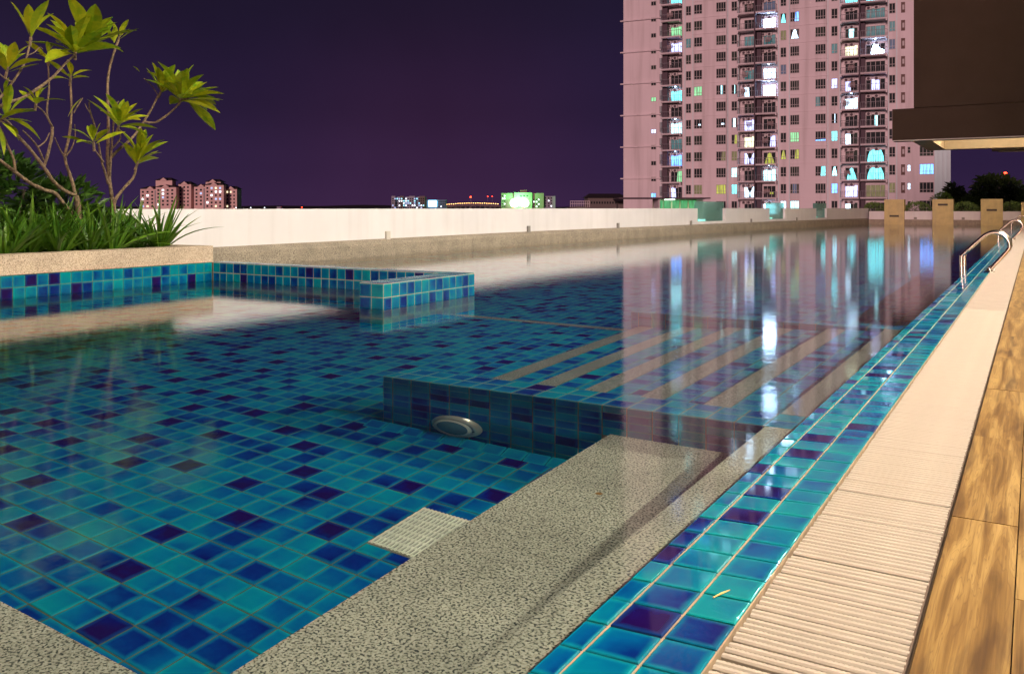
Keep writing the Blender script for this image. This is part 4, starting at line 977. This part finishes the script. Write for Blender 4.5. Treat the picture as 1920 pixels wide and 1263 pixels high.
for i in range(121):
    u = -900+i*40; h = 3+2.5*math.sin(i*.37)+1.6*math.sin(i*1.13+1)+rs.uniform(-.4, .4); p = at_d(u, 390, 5200); P0.append((p, 6+max(0, h)*2.2))
for (p, a), (q, b) in zip(P0, P0[1:]):
    dirn = Vector((-sT, cT, 0))*900
    rng.quad([(p.x, p.y, -30), (q.x, q.y, -30), (q.x+dirn.x*.4, q.y+dirn.y*.4, b), (p.x+dirn.x*.4, p.y+dirn.y*.4, a)]); rng.quad([(p.x+dirn.x*.4, p.y+dirn.y*.4, a), (q.x+dirn.x*.4, q.y+dirn.y*.4, b), (q.x+dirn.x, q.y+dirn.y, -30), (p.x+dirn.x, p.y+dirn.y, -30)])
tag(rng.build("distant_hills", plain("night_hills", (.012, .01, .016), .95)), kind="structure")

for u, v, D, e_, lab in ((1797, 366, 385, 9000, "garden lamp among the pale trees right of the tower's foot"), (1845, 372, 380, 6000, "added tree lamp behind the right stone post")):  # lamps added to brighten the dark trees at the right
    p = at_d(u, v, D); t = empty("garden_lamp", p, TH, label=lab, cat="lamp"); obj("lamp_head", MB().lathe([(0, -.35), (.3, 0), (0, .35)], 10).mesh("lamp_head", G["warm"]), t); obj("pole", polem, t)
    d = bpy.data.lights.new("garden_light", 'POINT'); d.energy = e_; d.color = (1, .95, .7); d.shadow_soft_size = .4; l = bpy.data.objects.new("garden_light", d); C.objects.link(l); l.parent = t; l.location = (0, -1.2, .5)
# ================================================================== vegetation
def leaf_mesh(name, L, W_, fold, curl, mat, n=6, shape=1.0):
    """a leaf along +y: two rows of faces folded along the midrib, curling down"""
    mb = MB(); rows = []
    for i in range(n+1):
        t = i/n; y = L*(t-.10*curl*t*t); z = -curl*L*.45*t*t
        w = W_*.5*(math.sin(math.pi*min(1, (t*.94+.05))**shape)**.85)
        rows.append((Vector((-w, y, z+fold*w)), Vector((0, y, z)), Vector((w, y, z+fold*w))))
    for a, b in zip(rows, rows[1:]): mb.quad([a[0], a[1], b[1], b[0]]); mb.quad([a[1], a[2], b[2], b[1]])
    return mb
def rot_to(d, roll=0):
    d = Vector(d).normalized(); q = d.to_track_quat('Y', 'Z').to_matrix().to_4x4()
    return q @ Matrix.Rotation(roll, 4, 'Y')
FL = [leaf_mesh("leaf", 1, w, f, c, None, 7, 1.25) for w, f, c in ((.31, .35, .25), (.34, .25, .10), (.28, .5, .45), (.32, .3, .6))]
FLM = [m.mesh("leaf", M_LEAF, smooth=True) for m in FL]
def frangipani(lab, bx_, branches, clusters, rs):
    base = on_x(*bx_); base.z = ZP-.06
    t = empty("frangipani_tree", base, label=lab, cat="tree", group="frangipani trees in the planter")
    for pts, r0, r1, dx in branches:
        P = []
        for i, (u, v) in enumerate(pts):
            f = i/(len(pts)-1); P.append(on_x(u, v, -8.05+dx[0]+(dx[1]-dx[0])*f)-base)
        Q = []
        for i in range(len(P)-1):
            p0, p1, p2, p3 = P[max(i-1, 0)], P[i], P[i+1], P[min(i+2, len(P)-1)]
            for k in range(4):
                s_ = k/4; Q.append(.5*((2*p1)+(p2-p0)*s_+(2*p0-5*p1+4*p2-p3)*s_*s_+(3*p1-p0-3*p2+p3)*s_**3))
        Q.append(P[-1]); n = len(Q)
        R = [.84*(r0+(r1-r0)*i/(n-1))*rs.uniform(.9, 1.12) for i in range(n)]
        MB().tube(Q, R, 8).build("branch", M_BARK, t, smooth=True)
    for (u, v, dx, n, L, ax, spread, up) in clusters:
        c = on_x(u, v, -8.05+dx)-base; A = (Y_*ax[0]+Z_*ax[1]+X_*ax[2]).normalized(); a1 = A.orthogonal().normalized(); a2 = A.cross(a1)
        g0 = rs.random()*6
        for i in range(n):
            ph_ = g0+i*2.399963; th = math.radians(spread[0]+(spread[1]-spread[0])*((i+.5)/n)**.8*rs.uniform(.85, 1.12))
            d = A*math.cos(th)+(a1*math.cos(ph_)+a2*math.sin(ph_))*math.sin(th); d.z += up
            l = 1.3*L*rs.uniform(.78, 1.12)*(.72+.28*(i+.5)/n)
            p = c+d.normalized()*.025+A*(.05*(1-i/n))
            obj("leaf", rs.choice(FLM), t, Matrix.Translation(p) @ rot_to(d, rs.uniform(-.45, .45)) @ Matrix.Scale(l, 4))
        if n > 3:
            MB().tube([c-A*.05, c+A*.02, c+A*.07], [.013, .012, .004], 6).build("shoot_tip", M_BARK, t)
    return t
px = .0052
rs = random.Random(41)
frangipani("left frangipani tree, its branches spreading past the picture edge", (148, 445, -8.05),
 [([(150,445),(148,417),(146,385),(142,367)], .040, .030, (0,0)), ([(142,367),(119,356),(99,338),(82,313),(55,278),(29,250),(18,232),(6,222)], .022, .012, (0,.3)),
  ([(142,367),(133,333),(122,296),(129.5,257),(134,214),(133,175),(132,152)], .020, .010, (0,-.15)), ([(138,212),(147,196),(155,184)], .008, .006, (-.1,-.1)),
  ([(82,313),(89,292),(97,257),(98,238)], .018, .015, (.05,.1)), ([(98,238),(83,211),(66,197)], .011, .007, (.1,.25)), ([(98,238),(88,212),(92,166),(90,114)], .011, .008, (.1,.1)),
  ([(133,401),(105,364),(83,356),(55,342),(28,322),(0,301),(-30,285)], .022, .016, (0,.35)), ([(28,320),(26,300),(14,272),(5,250),(-8,225)], .014, .010, (.3,.4)),
  ([(81,300),(71,276),(56,258),(43,245)], .012, .007, (.05,.3)), ([(71,276),(85,265),(93,249)], .008, .006, (.1,.1)),
  ([(-60,262),(0,200),(43,183),(93,150),(123,119),(142,102)], .020, .011, (.35,.15)), ([(-40,215),(0,183),(24,154),(47,116),(57,78)], .016, .009, (.45,.4)),
  ([(52,104),(65,98),(74,89),(80,92)], .006, .004, (.4,.3)), ([(24,154),(10,148),(-5,135)], .010, .006, (.4,.5)), ([(122,296),(110,275),(103,258)], .009, .006, (0,.1)),
  ([(125,292),(136,274),(141,255),(140,233)], .009, .005, (0,-.1)), ([(150,420),(150,400),(143,370)], .03, .026, (-.2,0))],
 [(141,103,.15,21,.40,(-.15,1,.25),(18,80),.05), (165,88,.1,9,.40,(.35,1,.1),(10,62),.05), (57,76,.4,5,.29,(.05,1,.1),(10,34),.05), (12,138,.45,9,.25,(.1,1,.3),(12,65),.1),
  (132,152,-.15,7,.20,(0,1,.2),(20,88),-.02), (67,198,.25,6,.20,(.1,1,.1),(15,80),.0), (6,222,.35,7,.26,(.5,.5,.4),(15,80),.0), (90,114,.1,5,.17,(-.2,1,.2),(15,75),0), (122,232,-.1,1,.19,(.35,.9,0),(5,10),0),
  (-8,225,.4,6,.22,(.6,-.2,.3),(15,70),0), (8,190,.35,2,.16,(0,1,0),(5,30),0)], rs)
frangipani("right frangipani tree with one bare slender stem and a leafy branch reaching right", (212, 430, -8.10),
 [([(212,430),(211,395),(210,370)], .032, .024, (-.05,-.05)), ([(210,372),(202,306),(203,260),(203,214),(202,154),(209,114),(221,78)], .022, .012, (-.05,-.15)), ([(206,330),(209,280),(213,230),(214,202),(223,190)], .014, .008, (0,.1)),
  ([(203,345),(196,320),(190,300),(180.6,247),(169,209),(167,192)], .015, .007, (0,.25)), ([(169,212),(163,203),(159,194)], .006, .004, (.25,.25)), ([(194,304),(182,287),(175,276)], .010, .007, (.1,.3)),
  ([(204,300),(220,283),(249.5,256.6),(271,226),(285,203),(297,178)], .019, .010, (-.1,-.1)), ([(270,228),(290,230),(309,219),(325,206),(338,192)], .014, .010, (-.1,.1)),
  ([(209,280),(220,268),(226,257),(222,238)], .010, .007, (.1,.25)), ([(214,395),(216,375),(233,352),(250,333),(256,312)], .022, .013, (.05,.1)), ([(297,180),(286,163),(270,147)], .006, .004, (-.1,-.1))],
 [(221,78,-.15,5,.19,(.3,1,.1),(8,40),.0), (215,90,-.1,2,.17,(-.3,1,0),(5,20),0), (300,176,-.1,12,.30,(.35,1,.2),(10,60),.05), (338,190,.1,24,.38,(.35,1,.25),(12,84),.04), (345,186,.15,5,.36,(1,.1,.3),(10,50),-.05),
  (222,238,.25,16,.30,(.15,1,.3),(15,80),.02), (176,274,.3,8,.22,(-.2,1,.2),(12,75),0), (256,311,.1,11,.25,(.25,1,.3),(10,60),.05), (259,300,.1,8,.28,(.3,1,.2),(8,45),.05), (269,146,-.1,1,.10,(-.6,.7,0),(2,5),0)], rs)

def strap_clump(lab, y, x, n, L, rs, lean=0, M=None):
    t = empty("strap_leaf_plant", (x, y, ZP-.05), rs.random()*6, label=lab, cat="plant", group="strap-leaved plants along the planter rim")
    for i in range(n):
        th = math.radians(rs.uniform(2, 38) if i < n*.7 else rs.uniform(35, 62)); a = rs.random()*6.283
        d = Vector((math.cos(a)*math.sin(th), math.sin(a)*math.sin(th), math.cos(th)))
        obj("leaf", rs.choice(SLM), t, Matrix.Translation((math.cos(a)*.05, math.sin(a)*.05, 0)) @ rot_to(d, rs.uniform(-.6, .6)) @ Matrix.Scale(L*rs.uniform(.65, 1.1), 4))
SLM = [leaf_mesh("leaf", 1, w, .5, c, M_STRAP, 7, .62).mesh("leaf", M_STRAP, smooth=True) for w, c in ((.085, .25), (.07, .55), (.09, .9), (.06, .12))]
rs = random.Random(17)
names = ["at the right end of the planter", "second from the right end of the planter", "with a yellowed blade near the planter's end", "below the right frangipani", "beneath the leaning lower branch", "between the two frangipani trunks",
         "with tall broad blades under the left trunk", "just left of the left trunk", "under the left tree's low branch", "in the shade of the left tree", "toward the left edge of the planter", "farther left in the planter", "at the picture's left edge", "beyond the picture's left edge", "low and spreading on the rim", "behind the spreading low one"]
ys = [7.62, 7.45, 7.2, 6.95, 6.75, 6.45, 6.2, 5.95, 5.7, 5.5, 5.25, 5.0, 4.8, 4.5, 5.85, 6.6]
for i, y in enumerate(ys):
    strap_clump("green strap-leaved clump "+names[i], y*S+rs.uniform(-.05, .05), XP-.36-(i % 3)*.16, 30, rs.uniform(.46, .63), rs)
for i in range(12):
    strap_clump("dark strap-leaved clump in the second row of the planter, %s" % ["rightmost", "next to the rightmost", "behind the right trunk", "right of the middle", "in the middle", "left of the middle", "behind the left trunk", "left of the left trunk", "under low branch", "deep in shade", "near the left edge", "at the left edge"][i],
                (7.55-i*.27)*S, XP-.85-(i % 2)*.15, 18, rs.uniform(.45, .62), rs)
def shrub(lab, p, rx, ry, rz, n, L, mat, rs, cat="shrub", name="shrub", up=.3, grp=None, stem=True):
    t = empty(name, p, label=lab, cat=cat, group=grp); mb = MB(); lm = leaf_mesh("l", 1, .30, .3, .4, mat, 3)
    for i in range(n):
        a, z = rs.random()*6.283, rs.uniform(-.9, 1); r = math.sqrt(max(0, 1-z*z))*rs.uniform(.45, 1.0)**.5*(1+.25*math.sin(3*a+p[1]*3)*math.cos(2*z))
        c = Vector((rx*r*math.cos(a), ry*r*math.sin(a), rz*(1+z*rs.uniform(.8, 1.05))))
        d = Vector((math.cos(a)*r, math.sin(a)*r, z*.6+up+rs.uniform(-.6, .5)))+Vector((rs.uniform(-.5, .5), rs.uniform(-.5, .5), 0))
        M = Matrix.Translation(c) @ rot_to(d, rs.uniform(-1, 1)) @ Matrix.Scale(L*rs.uniform(.6, 1.2), 4); b = len(mb.v)
        mb.v += [tuple(M @ Vector(q)) for q in lm.v]; mb.f += [tuple(b+k for k in f) for f in lm.f]; mb.uv += lm.uv; mb.tone += lm.tone
    mb.build("foliage", mat, t, smooth=False)
    if stem:
        sm_ = MB()
        for i in range(4): a = i*1.57+.4; sm_.tube([(0, 0, 0), (rx*.3*math.cos(a), ry*.3*math.sin(a), rz*.8), (rx*.5*math.cos(a), ry*.5*math.sin(a), rz*1.4)], [.02*rz+.004, .012*rz+.003, .004], 5)
        sm_.build("stems", M_TRUNK, t)
rs = random.Random(23)
for i, (y, x, rz, lab) in enumerate(((3.9, -8.25, .62, "tall dark leafy bush at the left edge behind the strap leaves"), (4.7, -8.35, .60, "dark leafy bush behind the left tree's low branch"), (5.45, -8.40, .52, "dark leafy bush behind the left frangipani trunk"),
        (6.1, -8.42, .45, "dark leafy bush between the frangipani trees against the parapet"), (6.8, -8.42, .34, "lower dark bush behind the right frangipani"), (3.1, -8.2, .45, "dark bush outside the left picture edge"), (7.3, -8.45, .17, "small dark bush near the planter's right end"))):
    shrub(lab, (x, y*S, ZP-.05), .34, .40, rz, 620, .16, M_BUSH, rs)
# hedges behind the end wall and trees beyond
for i, (x0, x1, lab) in enumerate(((-9.4, -8.3, "clipped hedge left of the left stone post"), (-7.05, -5.6, "hedge between the left and middle stone posts"), (-4.35, -3.05, "hedge between the middle and right stone posts"), (-1.85, -.6, "hedge right of the right stone post"))):
    shrub(lab, ((x0+x1)/2*S, 58.5*S+.55, .30), (x1-x0)/2*S*1.12, .45, .34, 900, .13, M_TREE, rs, "hedge", "hedge", .5)
shrub("rounded topiary bush above the middle stone post", (-5.0*S, 58.5*S+1.4, .75), .42, .42, .36, 900, .11, M_BUSH, rs, "bush", "topiary_bush", .4)
def tree(lab, u, vt, vb, D, wpx, n, L, rs, mat=None):
    mat = mat or M_TREE
    p = at_d(u, 390, D); zt = S+(390-vt)/1620*D; zb = S+(390-vb)/1620*D; t = empty("broadleaf_tree", (p.x, p.y, -2), label=lab, cat="tree", group="trees beyond the pool end")
    R = wpx/1620*D/2; Hc = (zt-zb)/2; mb = MB(); lm = leaf_mesh("l", 1, .5, .2, .3, mat, 2)
    subs = [(Vector((rs.uniform(-.6, .6)*R, rs.uniform(-.6, .6)*R, zb+2+Hc*rs.uniform(.35, 1.6))), rs.uniform(.35, .6)*R) for _ in range(9)]
    for i in range(n):
        c0, r0 = rs.choice(subs); v = Vector((rs.gauss(0, 1), rs.gauss(0, 1), rs.gauss(0, .8))); v = v.normalized()*r0*rs.uniform(.5, 1.05)
        M = Matrix.Translation(c0+v) @ rot_to(v+Vector((rs.uniform(-1, 1), rs.uniform(-1, 1), rs.uniform(-.6, .8)))*r0, rs.uniform(-1, 1)) @ Matrix.Scale(L*rs.uniform(.6, 1.3), 4); b = len(mb.v)
        mb.v += [tuple(M @ Vector(q)) for q in lm.v]; mb.f += [tuple(b+k for k in f) for f in lm.f]; mb.uv += lm.uv; mb.tone += lm.tone
    mb.build("crown", mat, t)
    tk = MB().tube([(0, 0, -30), (.1*R, 0, zb), (0, 0, zb+2+Hc)], [.10*R, .07*R, .03*R], 8)
    for c0, r0 in subs[:6]: tk.tube([(0, 0, zb+1), tuple(c0*.6+Vector((0, 0, zb*.4))), tuple(c0)], [.05*R, .03*R, .01*R], 5)
    tk.build("trunk", M_TRUNK, t)
rs = random.Random(31)
for a in (("small pale green tree right of the tower's foot", 1800, 345, 400, 75, 50, 1500, .55, rs), ("pale leafy tree behind the gap between the middle and right posts", 1822, 358, 405, 62, 44, 1500, .42, rs),
          ("broad dark tree below the red beacon", 1866, 332, 400, 95, 78, 2200, .75, rs), ("dark tree at the right picture edge", 1912, 336, 405, 85, 80, 2200, .65, rs), ("dark tree outside the right picture edge", 1975, 330, 405, 90, 90, 900, .7, rs)): tree(*a)
